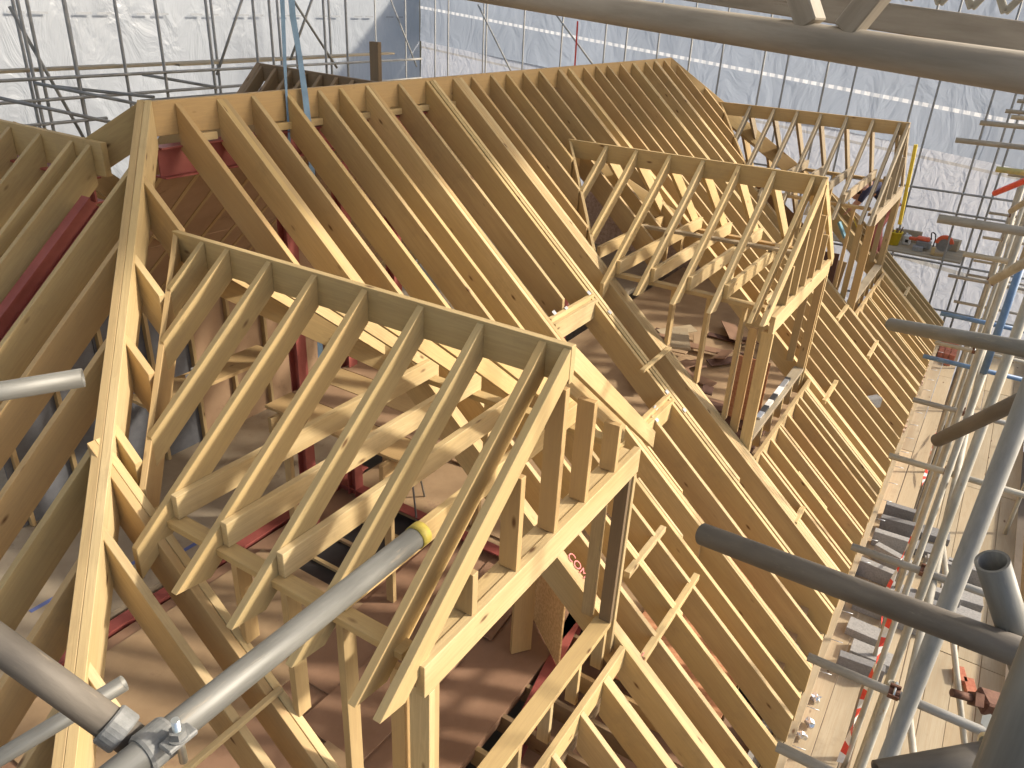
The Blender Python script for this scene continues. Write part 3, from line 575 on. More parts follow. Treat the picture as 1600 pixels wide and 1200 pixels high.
tube("transom", (5.166, -5.369, -2.42), (5.166, -6.3, -2.42), BLUEP, sb, n=16)
tube("transom", (5.43, -5.40, -2.0), (5.43, -6.2, -2.0), BLUEP, sb, n=16)
tube("transom", (4.08, -5.50, -0.27), (4.08, -6.6, -0.27), GREENP, sb, n=16)
tube("ledger", (-3, -5.90, -2.24), (15, -5.90, -2.24), GALVY, sb); tube("ledger", (0.6, -5.90, -5.42), (15, -5.90, -5.42), GALVY, sb); tube("ledger", (-3, -7.03, -3.9), (15, -7.03, -3.9), GALVY, sb)
tube("brace", (4.0, -5.55, -0.45), (3.0, -5.95, -0.0), REDP, sb, n=16); tube("brace", (4.03, -5.706, -0.58), (3.2, -5.8, -0.3), GALVY, sb)
tube("brace", (1.08, -5.69, -0.414), (0.4, -5.82, -0.08), GALVY, sb, n=18)
tube("brace", (1.2, -6.0, -3.4), (-0.3, -6.9, -5.1), GALVY, sb); tube("brace", (2.9, -6.0, -3.2), (1.2, -7.0, -5.2), GALVY, sb)
for k in range(7):
    y = -5.435 - 0.232 * k - (0.09 if k > 1 else 0)
    x = -1.4
    j = R.uniform(0, 1.5)
    while x < 15:
        L = 3.9 if x > -1 else 1.6 + j
        stick("deck_board", (x, y - 0.0 + R.uniform(-.004, .004), -5.32 + R.uniform(-.003, .003)), (min(x + L - 0.012, 15), y + R.uniform(-.004, .004), -5.32 + R.uniform(-.003, .003)), 0.225, 0.038, BOARD, sb); x += L
stick("toe_board", (-1.0, -7.13, -5.17), (15, -7.13, -5.17), 0.038, 0.225, BOARD, sb)
# masonry wall head under the eaves, with ties
wl = thing("eaves_wall", (5, -5.33, -8.9), "masonry wall carrying the rafter feet, its pressed timber head board and wire ties showing", "wall")
bm = bmesh.new(); addbox(bm, -3.2, 13.7, -5.2, -5.08, -8.9, -5.04); link("inner_leaf", bm, CONC, wl)
bm = bmesh.new(); addbox(bm, -3.2, 13.7, -5.365, -5.21, -8.9, -5.06); link("outer_leaf", bm, MORTAR, wl)
rafter("head_board", (-3.2, -5.352, -4.99), (13.7, -5.352, -4.99), BOARD, wl, w=0.07, h=0.05)
for k in range(26):
    x = -0.3 + 0.52 * k; bm = bmesh.new(); addcyl(bm, (x, -5.37, -5.02), (x + 0.02, -5.50, -5.02), 0.004, 6); link("wall_tie", bm, PLATE, wl)
bm = bmesh.new()
for k in range(200):
    x = R.uniform(8.5, 13.5); y = R.uniform(-5.36, -5.0); s = R.uniform(0.015, 0.05); z = -4.97 + R.uniform(0, .08)
    addbox(bm, x, x + s * 1.5, y, y + s, z, z + s * .8)
tag(link("mortar_rubble", bm, MORTAR), "crumbled pink mortar heaped along the far rafter feet", "rubble", None, 'stuff')
# concrete blocks on the walkway
def block(x, y, rz, stand, mat, label, tilt=0.0):
    bm = bmesh.new(); a, b, c = (0.44, 0.10, 0.215) if stand == 1 else ((0.44, 0.215, 0.10) if stand == 0 else (0.10, 0.215, 0.44))
    addbox(bm, -a / 2, a / 2, -b / 2, b / 2, 0, c, 0.004)
    M = Matrix.Translation((x, y, -5.301)) @ Matrix.Rotation(rz, 4, 'Z') @ Matrix.Rotation(tilt, 4, 'Y')
    return tag(link("concrete_block", bm, mat, None, M), label, "concrete block", "concrete blocks on the walkway")
P2 = math.pi / 2
block(6.55, -5.66, P2 + .05, 1, CONCD, "darkest block farthest along the walkway, standing on edge")
block(6.20, -5.68, P2 - .05, 1, CONCD, "dark block on edge just in front of the farthest one", 0.12)
block(5.80, -5.64, P2 + .06, 1, CONC, "clean grey block on edge third from the far end of the row")
block(5.42, -5.70, P2 - .35, 1, CONC, "slanting grey block with plastic on it beside the red and white tape")
block(5.03, -5.58, P2 - .1, 1, CONC, "broad grey block on edge just above the stub transom's end")
block(4.50, -5.70, P2 + .02, 0, CONC, "flat grey block directly below the stub transom")
block(4.36, -5.68, P2, 1, CONC, "upright grey block beside the flat one under the transom")
block(3.95, -5.70, P2 - .04, 0, CONC, "pale flat block by the dark pipe with a black slot beside it")
block(3.62, -5.80, P2, 0, CONC, "flat grey block nearer than the slotted one, behind the small tube stub")
block(3.30, -5.72, P2 + .1, 1, CONCD, "nearest block of the walkway row, beside the striped tape")
block(4.9, -5.96, P2, 0, CONC, "grey block beyond the standards beside the row")
block(4.4, -6.0, P2, 0, CONC, "dusty block beyond the standards, nearer than its neighbour")
for k in range(9):
    block(R.uniform(4.2, 6.4), -6.05 - 0.23 * (k % 3), P2 + R.uniform(-.2, .2), k % 2, (CONC, CONCD)[k % 3 == 0], "loose grey block lying beyond the row of standards on the outer boards")
for x, y, lb in ((3.9, -6.62, "red brick lying against the outer toe board, left one"), (3.78, -6.72, "red brick beside the first one at the toe board"), (12.9, -5.6, "stacked brick at the far end of the walkway")):
    bm = bmesh.new(); addbox(bm, -0.107, 0.107, -0.05, 0.05, 0, 0.065, 0.003); tag(link("brick", bm, BRICK, None, Matrix.Translation((x, y, -5.30)) @ Matrix.Rotation(0.25, 4, 'Z')), lb, "brick")
bs = thing("brick_stack", (13.6, -5.65, -5.3), "rough stack of brown bricks at the far end of the walkway", "brick stack")
for k in range(24):
    bm = bmesh.new(); addbox(bm, -0.107, 0.107, -0.05, 0.05, 0, 0.065, 0.003)
    link("brick", bm, BRICK, bs, Matrix.Translation((13.2 + 0.23 * (k % 4), -5.45 - 0.11 * ((k // 4) % 3), -5.30 + 0.067 * (k // 12))) @ Matrix.Rotation(R.uniform(-.1, .1), 4, 'Z'))
# red and white tape
tp = thing("barrier_tape", (3.6, -5.82, -4.6), "red and white striped barrier tape twisted down beside the standards", "barrier tape")
def tapestrip(pts, w, parent):
    bm = bmesh.new(); L = None; c = 0
    for a, b in zip(pts[:-1], pts[1:]):
        a = V(a); b = V(b); n = max(2, int((b - a).length / 0.09))
        for k in range(n + 1):
            if k == 0 and L is not None: continue
            p = a.lerp(b, k / n) + V((0.012 * math.sin(c), 0, 0)); sv = V((w / 2 * math.cos(c * 0.45), w * 0.35 * math.sin(c * 0.45), 0)); c += 1
            r_ = [bm.verts.new(x) for x in (p - sv, p + sv, p + sv + V((0, 0.002, 0)), p - sv + V((0, 0.002, 0)))]
            if L:
                for q in range(4): bm.faces.new((L[q], L[(q + 1) % 4], r_[(q + 1) % 4], r_[q])).material_index = c % 2
            L = r_
    link("tape_run", bm, (REDP, WHITE), parent)
tapestrip([(2.35, -5.80, -3.55), (2.30, -5.81, -4.2), (2.2, -5.80, -5.0), (2.1, -5.79, -5.28)], 0.075, tp)
tapestrip([(4.55, -5.80, -4.6), (4.35, -5.76, -4.75), (4.4, -5.74, -5.0), (4.2, -5.8, -5.25)], 0.06, tp)
tapestrip([(5.3, -5.70, -5.1), (4.9, -5.78, -4.9), (5.2, -5.84, -4.55), (5.6, -5.86, -4.35)], 0.05, tp)
tapestrip([(9.5, -5.78, -5.25), (8.6, -5.80, -5.15), (7.6, -5.8, -5.25)], 0.06, tp)
# foil and yellow bits by the rafter feet
for k, (x, y, z) in enumerate(((2.7, -5.43, -5.25), (2.15, -5.42, -5.24), (2.35, -5.45, -5.25))):
    bm = bmesh.new(); bmesh.ops.create_icosphere(bm, subdivisions=2, radius=0.05)
    for v in bm.verts: v.co *= R.uniform(0.5, 1.3)
    tag(link("foil_scrap", bm, FOIL, None, Matrix.Translation((x, y, z))), "crumpled silver foil scrap on the walkway by the rafter feet", "foil", "foil scraps on the walkway")
for x, y in ((3.72, -5.2), (6.6, -5.3)):
    bm = bmesh.new(); addbox(bm, -0.04, 0.04, -0.03, 0.03, 0, 0.06, 0.004); tag(link("yellow_clip", bm, YELLOW, None, Matrix.Translation((x, y, -4.95))), "small yellow plastic clip at a rafter foot, " + ("nearer one below the stub transom" if x < 5 else "farther one higher up the eaves"), "clip")
tag(stick("offcut_box", (7.9, -4.75, -4.35), (8.1, -4.9, -4.35), 0.12, 0.16, CONCD, None), "dusty grey toolbox wedged between rafters near the eaves", "toolbox")

GA = (-3.377, -4.556, -0.046); GB = (-3.316, -4.714, -0.18)
G0 = V(GA) + (V(GA) - V(GB)) * 1.0; G1 = V(GB) + (V(GB) - V(GA)) * 0.10
# ================================================================== near scaffold tubes
def lone(name, p, q, mat, label, cat="scaffold tube", n=40, cap=None):
    o = tube(name, p, q, mat, None, n=n, wall=0.0042); return tag(o, label, cat)
lone("scaffold_tube", (-2.319, -5.259, -0.187), (-2.60, -6.02, 0.027), GALVD, "thick dark tube end crossing in front of the rafter feet")
lone("scaffold_tube", (-0.619, -5.385, -0.208), (-1.45, -5.90, 0.092), GALVH, "brownish tube end pointing at the far rafters, above the sloping brace")
lone("scaffold_tube", (-0.824, -5.65, -0.523), (-1.45, -5.93, 0.11), GALVD, "dark sloping brace end with a worn rim in front of the standards")
lone("scaffold_tube", (-2.51, -5.74, 0.10), (-2.44, -5.865, -0.15), GALVH, "open-topped tube stub whose dark mouth faces up at the right edge")
lone("scaffold_tube", (-2.790, -5.776, 0.471), (-3.070, -5.746, 0.146), GALVH, "very near blurred grey tube at the bottom right corner, with rusty bolt")
lone("scaffold_tube", (-3.25, -3.465, -0.110), (-2.789, -3.783, -0.077), GALVH, "pale tube end poking in from the left over the left slope rafters")
lone("scaffold_tube", G0, G1, GALVD, "dark thick tube running in from the left edge down to the clamp")
lone("scaffold_tube", (-2.678, -4.769, -0.187), (-3.75, -4.777, -0.175), GALVH, "long grey tube with a yellow painted end crossing below the nearest dormer")
bm = bmesh.new(); n = 40
o = tube("painted_end", (-2.694, -4.769, -0.187), (-2.668, -4.769, -0.187), YELD, bpy.data.objects["scaffold_tube.007"], r=0.0262, wall=0.0063, n=40)
lone("scaffold_tube", (-2.898, -3.848, -1.003), (-3.45, -3.555, -1.23), GALVH, "thin grey tube end between the hip rafter and the dark tube, lower left", n=28)
lone("scaffold_tube", (-2.6091, -5.6942, -0.3118), (-2.4356, -5.9224, -0.2522), GALVD, "dark tube along the bottom edge leading to the shiny clamp")
# near clamp: two bands, plate, bolt and nut
cc = thing("scaffold_clamp", (-3.30, -4.80, -0.15), "grey steel scaffold clamp with bolt and nut joining the two near tubes at lower left", "clamp")
def band(c, ax, up, r, th, w, a0, a1, parent, mat):
    M = frame(V(ax), V(up), V(c)); bm = bmesh.new(); n = 22; prev = None
    for i in range(n + 1):
        a = math.radians(a0 + (a1 - a0) * i / n)
        rg_ = [bm.verts.new((x, math.cos(a) * rr, math.sin(a) * rr)) for x, rr in ((-w, r), (-w, r + th), (-w * 0.8, r + th * 1.6), (w * 0.8, r + th * 1.6), (w, r + th), (w, r))]
        if prev:
            for k in range(6): bm.faces.new((prev[k], prev[(k + 1) % 6], rg_[(k + 1) % 6], rg_[k]))
        else: bm.faces.new(rg_[::-1])
        prev = rg_
    bm.faces.new(prev); return link("band", bm, mat, parent, M, smooth=False)
CL = noisy("cast_clamp_steel", (0.16, 0.165, 0.16), (0.27, 0.275, 0.27), 26, 0.6, 0.2, 0.5, spots=((0.15, 0.12, 0.10), 14, 0.64))
band((-3.30, -4.773, -0.181), (1, 0, 0), (0, 0, 1), 0.0245, 0.004, 0.024, -60, 250, cc, CL)
band(G1 - (G1 - G0).normalized() * 0.03, (G1 - G0), (0, 0, 1), 0.0245, 0.004, 0.016, -60, 250, cc, CL)
bm = bmesh.new(); addcyl(bm, (0, 0, -0.055), (0, 0, 0.032), 0.0062, 14); link("bolt", bm, ZINC, cc, frame(V((1, 0, 0)), V((0, 0, 1)), V((-3.285, -4.812, -0.150))))
bm = bmesh.new(); addcyl(bm, (0, 0, 0.000), (0, 0, 0.012), 0.0125, 6, smooth=False); addcyl(bm, (0, 0, -0.003), (0, 0, 0.0), 0.015, 20); link("nut", bm, CL, cc, frame(V((1, 0, 0)), V((0, 0, 1)), V((-3.285, -4.812, -0.150))))
bm = bmesh.new(); addbox(bm, -0.024, 0.024, -0.012, 0.014, -0.012, -0.003, 0.002); link("flap", bm, CL, cc, frame(V((1, 0, 0)), V((0, 0, 1)), V((-3.285, -4.812, -0.150))))
# rusty bolt and bright clamp at the right
rc = thing("scaffold_clamp", (-2.93, -5.68, 0.16), "shiny steel clamp with zinc bolt and a rusty square-head bolt at the lower right", "clamp")
RB0 = V((-2.4, -5.772, -0.2588))
RB1 = V((-2.3844, -5.8051, -0.2664))
NB = V((-2.3522, -5.8376, -0.29))
RZ0 = V((-2.5, -5.8443, -0.214))
RZ1 = V((-2.5323, -5.8196, -0.1765))
BC = V((-2.485, -5.8524, -0.2639))
K0 = V((-2.6091, -5.6942, -0.3118))
K1 = V((-2.4356, -5.9224, -0.2522))
band(BC, K1 - K0, (0, 0, 1), 0.0245, 0.004, 0.018, -60, 260, rc, ZINC)
bm = bmesh.new(); addbox(bm, -0.02, 0.03, -0.022, 0.022, -0.012, 0.018, 0.004); link("clamp_body", bm, RUST, rc, frame(RB1 - RB0, V((0, 0, 1)), NB))
bm = bmesh.new(); addcyl(bm, RB0, RB1, 0.0075, 14); link("rusty_bolt", bm, RUST, rc)
bm = bmesh.new(); addcyl(bm, RB1, RB1 + (RB1 - RB0).normalized() * 0.016, 0.0165, 4, smooth=False); link("square_nut", bm, RUST, rc)
bm = bmesh.new(); addcyl(bm, RZ0, RZ1, 0.0065, 14); link("zinc_bolt", bm, ZINC, rc)
bm = bmesh.new(); addcyl(bm, RZ1, RZ1 + (RZ1 - RZ0).normalized() * 0.012, 0.0125, 6, smooth=False); link("nut", bm, ZINC, rc)
# ================================================================== roof beam overhead
lb = thing("lattice_beam", (-2.3, -5.1, 0.8), "weathered alloy lattice beam crossing close overhead at the top of the view", "lattice beam")
U = V((-0.349, -0.935, -0.054)); U = (V((-2.492, -5.581, 0.774)) - V((-2.286, -5.027, 0.806))).normalized(); C0 = V((-2.286, -5.027, 0.806))
tube("bottom_chord", C0 - U * 1.6, C0 + U * 1.3, ALU, lb, n=36)
for k in (-4, -2.55, 0, 1):
    pass
for a, b in ((0.28, -0.02), (0.34, 0.62), (0.98, 0.70), (1.04, 1.3)):
    stick("lattice_brace", C0 + U * a + V((0, 0, 0.02)), C0 + U * b + V((0, 0, 0.45)), 0.03, 0.035, ALU, lb, up=U)
tube("top_chord", C0 - U * 1.6 + V((0, 0, 0.46)), C0 + U * 1.3 + V((0, 0, 0.46)), ALU, lb, n=24)
lb2 = thing("lattice_beam", (-1.6, -4.7, 0.86), "second lattice beam behind the first with a trellis of thin braces and blue sheet", "lattice beam")
C1 = V((-1.646, -4.76, 0.880)); U1 = (V((-1.737, -5.552, 0.812)) - C1).normalized()
rafter("bottom_chord", C1 - U1 * 1.5 + V((0, 0, 0.02)), C1 + U1 * 1.6 + V((0, 0, 0.02)), ALU, lb2, w=0.045, h=0.055)
for k in range(15):
    c = C1 + U1 * (0.38 + k * 0.062) + V((0, 0, 0.03))
    for s in (-1, 1): stick("trellis_lath", c, c + U1 * (0.09 * s) + V((0, 0, 0.14)), 0.008, 0.014, GALVY, lb2, up=U1)
stick("blue_sheet", (-1.172, -5.272, 0.794), (-1.493, -5.625, 0.775), 0.045, 0.03, BLUEP, lb2)

# ================================================================== rear scaffold and end scaffold
rs = thing("rear_scaffold", (4, 6.2, -8.9), "grey tube scaffold standing behind the house in front of the white rear sheeting", "scaffold")
def px_rear(x0, z0): pass
for x, y, lean in ((3.08, 6.2, 0), (2.75, 6.9, 0), (1.75, 6.2, 0), (2.45, 6.2, 0), (2.6, 6.25, 0), (3.85, 6.2, 0), (3.5, 6.9, 0), (4.52, 6.2, 0), (4.3, 6.9, 0), (5.45, 6.2, 0), (6.1, 6.9, 0), (6.42, 6.2, 0), (6.78, 6.2, 0), (7.35, 6.2, 0), (7.6, 6.9, 0), (8.1, 6.2, 0), (8.7, 6.2, 0), (8.95, 6.9, 0), (1.2, 6.2, 0), (0.5, 6.2, 0)):
    tube("standard", (x, y, -8.9), (x + 0.02, y, 2.6), GALV, rs, n=10)
for z, x0, x1 in ((-0.50, 0, 11), (-0.78, 0, 6.0), (-1.10, 0, 3.4), (-1.42, 1.6, 5.0), (-0.9, 6.0, 11)): tube("ledger", (x0 - 2, 6.15, z), (x1, 6.15, z), GALV, rs, n=10)
for x0, y0, z0, x1, y1, z1 in ((2.3, 5.9, -0.52, 3.9, 4.6, -0.95), (1.6, 5.8, -0.62, 3.0, 4.6, -1.05), (3.1, 6.9, -0.7, 3.6, 5.2, -0.72), (4.6, 6.9, -0.6, 5.0, 5.6, -0.7)): tube("transom", (x0, y0, z0), (x1, y1, z1), GALV, rs, n=10)
for x0, x1, z0, z1 in ((6.55, 5.6, 1.0, -0.6), (8.3, 7.3, 1.2, -0.4), (7.2, 8.5, 0.9, -0.6), (2.4, 3.3, 0.4, -2.0)): tube("brace", (x0, 6.3, z0), (x1, 6.3, z1), GALV, rs, n=10)
for x0, x1, y in ((-1, 3.9, 6.4), (3.2, 7.1, 6.5), (4.9, 8.8, 6.42), (6.6, 10.5, 6.6)): stick("deck_board", (x0, y, -0.42), (x1, y, -0.40), 0.225, 0.038, BOARD, rs)
es = thing("end_scaffold", (16.2, 0, -8.9), "grey tube scaffold beyond the far hip carrying the boarded platform with the saw", "scaffold")
for y, x in ((12.1, 16.2), (10.9, 16.2), (10.4, 17), (9.3, 16.2), (8.6, 17), (7.95, 16.2), (7.2, 17), (5.5, 16.2), (4.6, 17), (3.6, 16.2), (3.05, 17), (1.84, 16.2), (1.3, 17), (0.0, 16.2), (-0.35, 17), (-1.47, 16.2), (-1.95, 17), (-3.40, 16.2), (-3.75, 17), (-4.88, 16.2), (-5.28, 16.2), (-5.45, 16.45)):
    tube("standard", (x, y, -8.9), (x, y, 2.6), GALV, es, n=10)
for z, y1 in ((-2.58, 1), (-3.02, -3.3), (-4.17, -2.3), (-5.25, -3.0)): tube("ledger", (16.15, -7.5, z), (16.15, y1, z), GALV, es, n=10)
for y0, y1, z0, z1 in ((8.2, 6.6, 0.6, -1.6), (5.7, 4.2, 0.5, -0.9), (11.6, 10.4, 1.0, -1.2)): tube("brace", (16.1, y0, z0), (16.1, y1, z1), GALV, es, n=10)
for k in range(5): stick("deck_board", (16.3 + 0.24 * k, -5.25, -4.10), (16.3 + 0.24 * k, -2.3, -4.10), 0.225, 0.038, BOARD, es, up=(0, 0, 1))
tag(stick("red_strap", (16.0, 4.95, 0.35), (16.0, 4.93, -0.85), 0.05, 0.004, REDP, None, up=(1, 0, 0)), "narrow red strap hanging from a standard above the middle of the ridge", "strap")

# ------------------------------------------------------------------ items on the end platform
def lathe(prof, n=24):
    bm = bmesh.new(); prev = None
    for r, z in prof:
        ring = [bm.verts.new((r * math.cos(2 * math.pi * i / n), r * math.sin(2 * math.pi * i / n), z)) for i in range(n)]
        if prev:
            for i in range(n):
                f = bm.faces.new((prev[i], prev[(i + 1) % n], ring[(i + 1) % n], ring[i])); f.smooth = True
        else: bm.faces.new(ring[::-1])
        prev = ring
    bm.faces.new(prev); return bm
ZP = -4.08
bk = thing("bucket", (16.75, -3.72, ZP), "bright yellow bucket of tools on the far platform", "bucket")
link("body", lathe([(0.12, 0), (0.155, 0.3), (0.165, 0.3), (0.165, 0.32), (0.15, 0.32), (0.12, 0.02)]), YELLOW, bk, Matrix.Translation((16.75, -3.72, ZP)))
bm = bmesh.new()
for k in range(7): a = k * 0.9; addcyl(bm, (0.05 * math.cos(a), 0.05 * math.sin(a), 0.05), (0.13 * math.cos(a), 0.13 * math.sin(a), 0.36 + 0.05 * (k % 3)), 0.014, 6)
link("tools", bm, RUST, bk, Matrix.Translation((16.75, -3.72, ZP)))
cn = thing("jerry_can", (16.95, -3.98, ZP), "small white plastic can with dark mark beside the yellow bucket", "can")
bm = bmesh.new(); addbox(bm, -0.07, 0.07, -0.09, 0.09, 0, 0.24, 0.03); addcyl(bm, (0, 0.03, 0.23), (0, 0.03, 0.28), 0.025, 12); link("body", bm, WHITE, cn, Matrix.Translation((16.95, -3.98, ZP)))
bm = bmesh.new(); addbox(bm, -0.073, -0.069, -0.04, 0.03, 0.07, 0.14); link("mark", bm, BLACK, cn, Matrix.Translation((16.95, -3.98, ZP)))
# petrol disc cutter
sw = thing("disc_cutter", (16.75, -4.55, ZP), "orange and grey petrol disc cutter with curved front handle on the far platform", "disc cutter")
S0 = Matrix.Translation((16.75, -4.55, ZP + 0.02)) @ Matrix.Rotation(-P2, 4, 'Z')
bm = bmesh.new(); addbox(bm, -0.34, -0.02, -0.11, 0.11, 0.02, 0.20, 0.03); link("engine", bm, GREYM, sw, S0)
bm = bmesh.new(); addbox(bm, -0.36, -0.06, -0.10, 0.10, 0.18, 0.28, 0.035); addbox(bm, -0.52, -0.33, -0.03, 0.03, 0.16, 0.24, 0.02); link("top_cover", bm, ORANGE, sw, S0)
bm = bmesh.new(); addcyl(bm, (0.24, -0.022, 0.20), (0.24, 0.022, 0.20), 0.175, 30); link("disc", bm, GREYM, sw, S0)
bm = bmesh.new(); n = 22; prev = None
for i in range(n + 1):
    a = math.radians(10 + 170 * i / n); rg_ = [bm.verts.new((0.24 + math.cos(a) * rr, yy, 0.20 + math.sin(a) * rr)) for rr, yy in ((0.12, -0.045), (0.20, -0.045), (0.20, 0.045), (0.12, 0.045))]
    if prev:
        for k in range(4): bm.faces.new((prev[k], prev[(k + 1) % 4], rg_[(k + 1) % 4], rg_[k]))
    prev = rg_
link("disc_guard", bm, ORANGE, sw, S0)
bm = bmesh.new(); pts = [(0.02, 0.13, 0.02), (0.03, 0.13, 0.25), (0.0, 0.12, 0.36), (-0.05, 0.08, 0.40), (-0.08, 0, 0.40), (-0.07, -0.08, 0.38), (-0.04, -0.12, 0.26)]
for a, b in zip(pts[:-1], pts[1:]): addcyl(bm, a, b, 0.014, 8)
link("front_handle", bm, BLACK, sw, S0)
for k, (y, x, mm, lb_) in enumerate(((-4.28, 16.6, CONC, "grey block in front of the disc cutter on the far platform"), (-3.95, 17.3, BOARD, "weathered timber block behind the white can on the far platform"), (-4.75, 16.45, PINE, "small light wood offcut beside the disc cutter"), (-4.62, 16.42, PALE, "upright pale wood offcut near the disc cutter"), (-4.95, 17.2, BOARD, "dusty box at the far end of the platform beyond the disc cutter"))):
    bm = bmesh.new(); a, b, c = ((0.2, 0.22, 0.1), (0.1, 0.6, 0.28), (0.14, 0.22, 0.06), (0.05, 0.08, 0.18), (0.2, 0.3, 0.26))[k]; addbox(bm, -a / 2, a / 2, -b / 2, b / 2, 0, c, 0.006)
    tag(link("concrete_block" if k == 0 else "timber_offcut", bm, mm, None, Matrix.Translation((x, y, ZP)) @ Matrix.Rotation(R.uniform(-.3, .3), 4, 'Z')), lb_, "block" if k == 0 else "offcut")
# yellow long level leaning on the far dormer
yl = thing("long_spirit_level", (12.75, -4.1, -2.8), "long yellow spirit level leaning upright against the farthest dormer", "spirit level")
stick("body", (12.75, -4.11, -2.72), (12.75, -4.02, -1.25), 0.06, 0.085, YELP, yl, up=(1, 0, 0.0))
stick("vial", (12.735, -4.083, -2.1), (12.735, -4.078, -2.02), 0.045, 0.05, WHITE, yl, up=(1, 0, 0))
# spirit level on the middle dormer sill
sl = thing("spirit_level", (5.33, -3.93, -3.44), "grey and black box spirit level lying along the middle dormer's sill", "spirit level")
for nm, x0, x1, mm, e in (("body", 4.62, 5.95, LBLUE, 0), ("label_band", 4.8, 4.98, BLACK, .003), ("label_band", 5.18, 5.36, BLACK, .003), ("white_panel", 4.99, 5.17, WHITE, .002), ("white_panel", 5.38, 5.62, WHITE, .002), ("end_cap", 5.90, 5.96, BLACK, .004)):
    bm = bmesh.new(); addbox(bm, x0, x1, -3.955 - e, -3.895 + e, -3.448 - e * 0.1, -3.422 + e, 0.001); link(nm, bm, mm if nm != "body" else PLATE, sl)

# ================================================================== worker bending behind the farthest dormer
def skin(name, pts, edges, rad, mat, parent, root=0, sub=2):
    me = bpy.data.meshes.new(name); me.from_pydata([V(p) for p in pts], edges, []); o = bpy.data.objects.new(name, me); COL.objects.link(o); me.materials.append(mat)
    mod = o.modifiers.new("s", 'SKIN'); mod.use_smooth_shade = True
    sv = me.skin_vertices[0].data
    for i, r in enumerate(rad): sv[i].radius = (r, r) if not isinstance(r, tuple) else r; sv[i].use_root = (i == root)
    o.modifiers.new("d", 'SUBSURF').levels = sub; o.modifiers["d"].render_levels = sub
    if parent is not None: o.parent = parent; o.matrix_parent_inverse = Matrix.Translation(parent.location).inverted()
    return o
pe = thing("person", (13.0, -3.75, -4.1), "worker in dark top and faded red trousers bending forward behind the farthest dormer", "person")
bp = [(13.05, -3.80, -2.45), (13.02, -3.66, -2.28), (12.95, -3.5, -2.15), (12.85, -3.36, -2.17), (12.80, -3.27, -2.24), (12.76, -3.21, -2.31), (12.73, -3.17, -2.38),
      (13.05, -3.36, -2.18), (13.03, -3.25, -2.42), (12.9, -3.15, -2.62), (12.66, -3.40, -2.18), (12.60, -3.32, -2.42), (12.6, -3.16, -2.6),
      (13.15, -3.84, -2.52), (13.15, -3.72, -2.95), (13.15, -3.85, -3.42), (13.1, -3.68, -3.45), (12.93, -3.84, -2.52), (12.9, -3.68, -2.96), (12.9, -3.8, -3.42), (12.86, -3.64, -3.45)]
be = [(0, 1), (1, 2), (2, 3), (3, 4), (4, 5), (5, 6), (3, 7), (7, 8), (8, 9), (3, 10), (10, 11), (11, 12), (0, 13), (13, 14), (14, 15), (15, 16), (0, 17), (17, 18), (18, 19), (19, 20)]
br = [.13, .13, .15, .13, .055, .095, .085, .06, .045, .035, .06, .045, .035, .085, .06, .045, .04, .085, .06, .045, .04]
skin("body", bp, be, br, SKIN, pe)
skin("shirt", [bp[0], bp[1], bp[2], bp[3], bp[7], bp[8], bp[10], bp[11]], [(0, 1), (1, 2), (2, 3), (3, 4), (4, 5), (3, 6), (6, 7)], [.145, .145, .165, .145, .075, .06, .075, .06], NAVY, pe)
skin("trousers", [bp[0], bp[13], bp[14], bp[15], bp[17], bp[18], bp[19]], [(0, 1), (1, 2), (2, 3), (0, 4), (4, 5), (5, 6)], [.14, .1, .078, .06, .1, .078, .06], PINKC, pe)
skin("hair", [(12.80, -3.255, -2.20), (12.775, -3.215, -2.235), (12.755, -3.17, -2.27)], [(0, 1), (1, 2)], [.085, .10, .085], HAIR, pe, sub=2)
fp = [(12.6, -3.16, -2.6), (12.9, -3.15, -2.62)]
for s_, h0 in enumerate(fp):
    for k in range(5):
        a = V(h0); b = a + V(((k - 2) * 0.018, 0.04 if k else 0.02, -0.05)); c = b + V((0.0, 0.02, -0.03 - 0.006 * (2 - abs(k - 2))))
        skin("finger", [a, b, c], [(0, 1), (1, 2)], [.012, .0095, .008], SKIN, pe, sub=1)
tb = tag(stick("blue_tool", (12.3, -3.1, -2.78), (12.1, -3.3, -3.0), 0.05, 0.06, LBLUE, None), "pale blue plastic tool resting under the farthest dormer's rafters", "tool")
tag(stick("orange_strap", (12.7, -3.12, -2.45), (12.75, -3.42, -3.0), 0.05, 0.02, YELP, None), "orange and yellow tool body held below the bending worker's head", "tool")

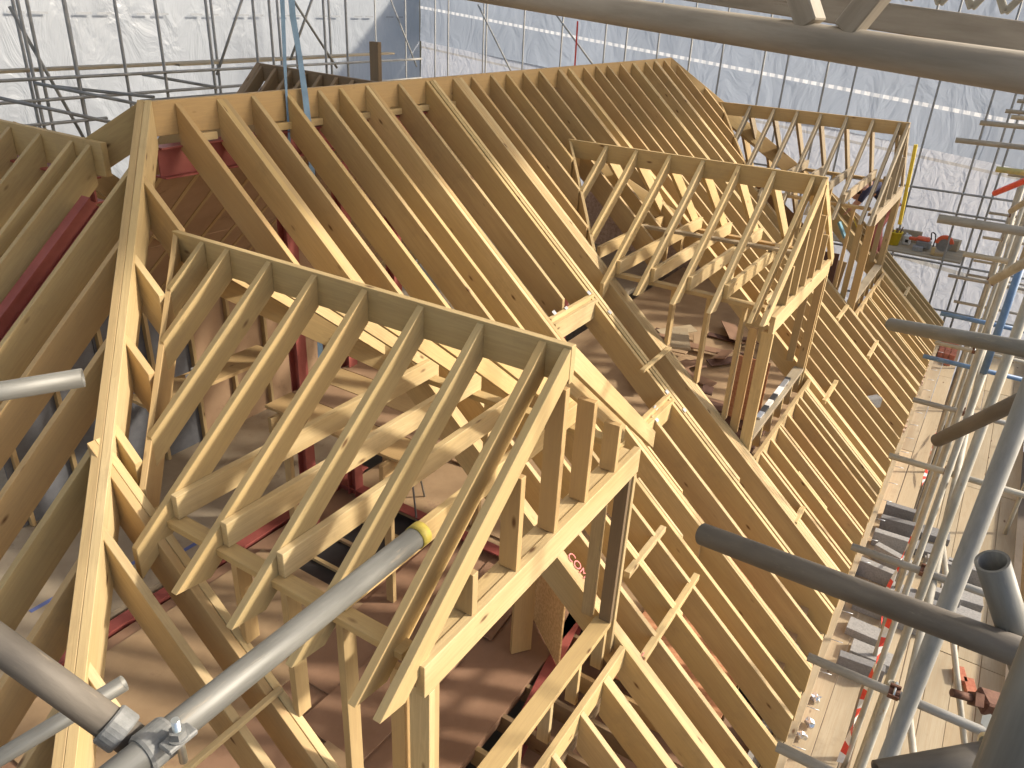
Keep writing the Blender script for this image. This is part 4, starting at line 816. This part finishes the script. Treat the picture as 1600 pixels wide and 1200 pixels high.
# ================================================================== plastic sheeting walls
def wall_sheet(name, pts, mat, label, nx, nz, amp, group=None, seed=1):
    """hung sheeting: pts = bottom-left, bottom-right, top-right, top-left; gently billowed, 2 mm thick"""
    rr = random.Random(seed); a, b, c, d = [V(p) for p in pts]; bm = bmesh.new(); nrm = (b - a).cross(d - a).normalized(); g = []
    for j in range(nz + 1):
        row = []
        for i in range(nx + 1):
            u = i / nx; v = j / nz; p = a.lerp(b, u).lerp(d.lerp(c, u), v)
            o = amp * (math.sin(u * 19 + v * 5) * 0.6 + math.sin(u * 7.3 - v * 9 + 1.3) * 0.8 + math.sin(u * 61 + 3 * math.sin(v * 6)) * 0.12)
            row.append(bm.verts.new(p + nrm * o))
        g.append(row)
    for j in range(nz):
        for i in range(nx):
            f = bm.faces.new((g[j][i], g[j][i + 1], g[j + 1][i + 1], g[j + 1][i])); f.smooth = True
    o = link(name, bm, mat); 
    return tag(o, label, "sheeting", group)
def fx(y, n=0.0): return 18.5 + (y + 5) * 0.175 - n     # far sheeting line
YW = 15.0
rw = wall_sheet("plastic_sheeting", [(-25, YW, -9), (fx(YW), YW, -9), (fx(YW), YW, 8), (-25, YW, 8)], SHR, "grey-white plastic sheeting hung across the rear, behind the ridge on the left", 180, 30, 0.05, seed=2)
# far wall: white lower sheet and bluish upper sheet that meet on a sloping seam
lowA, lowB = -0.85, -2.62     # seam height at y=15 and y=-9
wall_sheet("plastic_sheeting", [(fx(YW), YW, -9), (fx(-12), -12, -9), (fx(-12), -12, lowB), (fx(YW), YW, lowA)], SHW, "bright white crinkled plastic sheeting along the bottom of the far wall", 170, 40, 0.05, seed=3)
wall_sheet("plastic_sheeting", [(fx(YW) + .05, YW, lowA), (fx(-12) + .05, -12, lowB), (fx(-12) + .05, -12, 2.0), (fx(YW) + .05, YW, 1.9)], SHB, "bluish translucent sheeting above the white sheet on the far wall", 120, 24, 0.03, seed=4)
bm = bmesh.new()
for zz, n_ in ((-0.05, 60), (1.5, 60), (-3.1, 60)):
    for k in range(n_):
        if k % 3 == 0: continue
        x = -12 + k * 0.55; addbox(bm, x, x + 0.4, YW - 0.14, YW - 0.137, zz, zz + 0.05)
link("faint_print_line", bm, PRINT, rw)

# unseen overhead temporary roof, its edges set to shade the ridge and left slope
tr = thing("temporary_roof", (5, 5, 3), "unseen translucent temporary roof sheeting above the view, its edges set to shade the ridge", "temporary roof")
bm = bmesh.new(); addbox(bm, -40, 14, -6.5, 3.5, 3.0, 3.01); link("sheet", bm, SHROOF, tr)
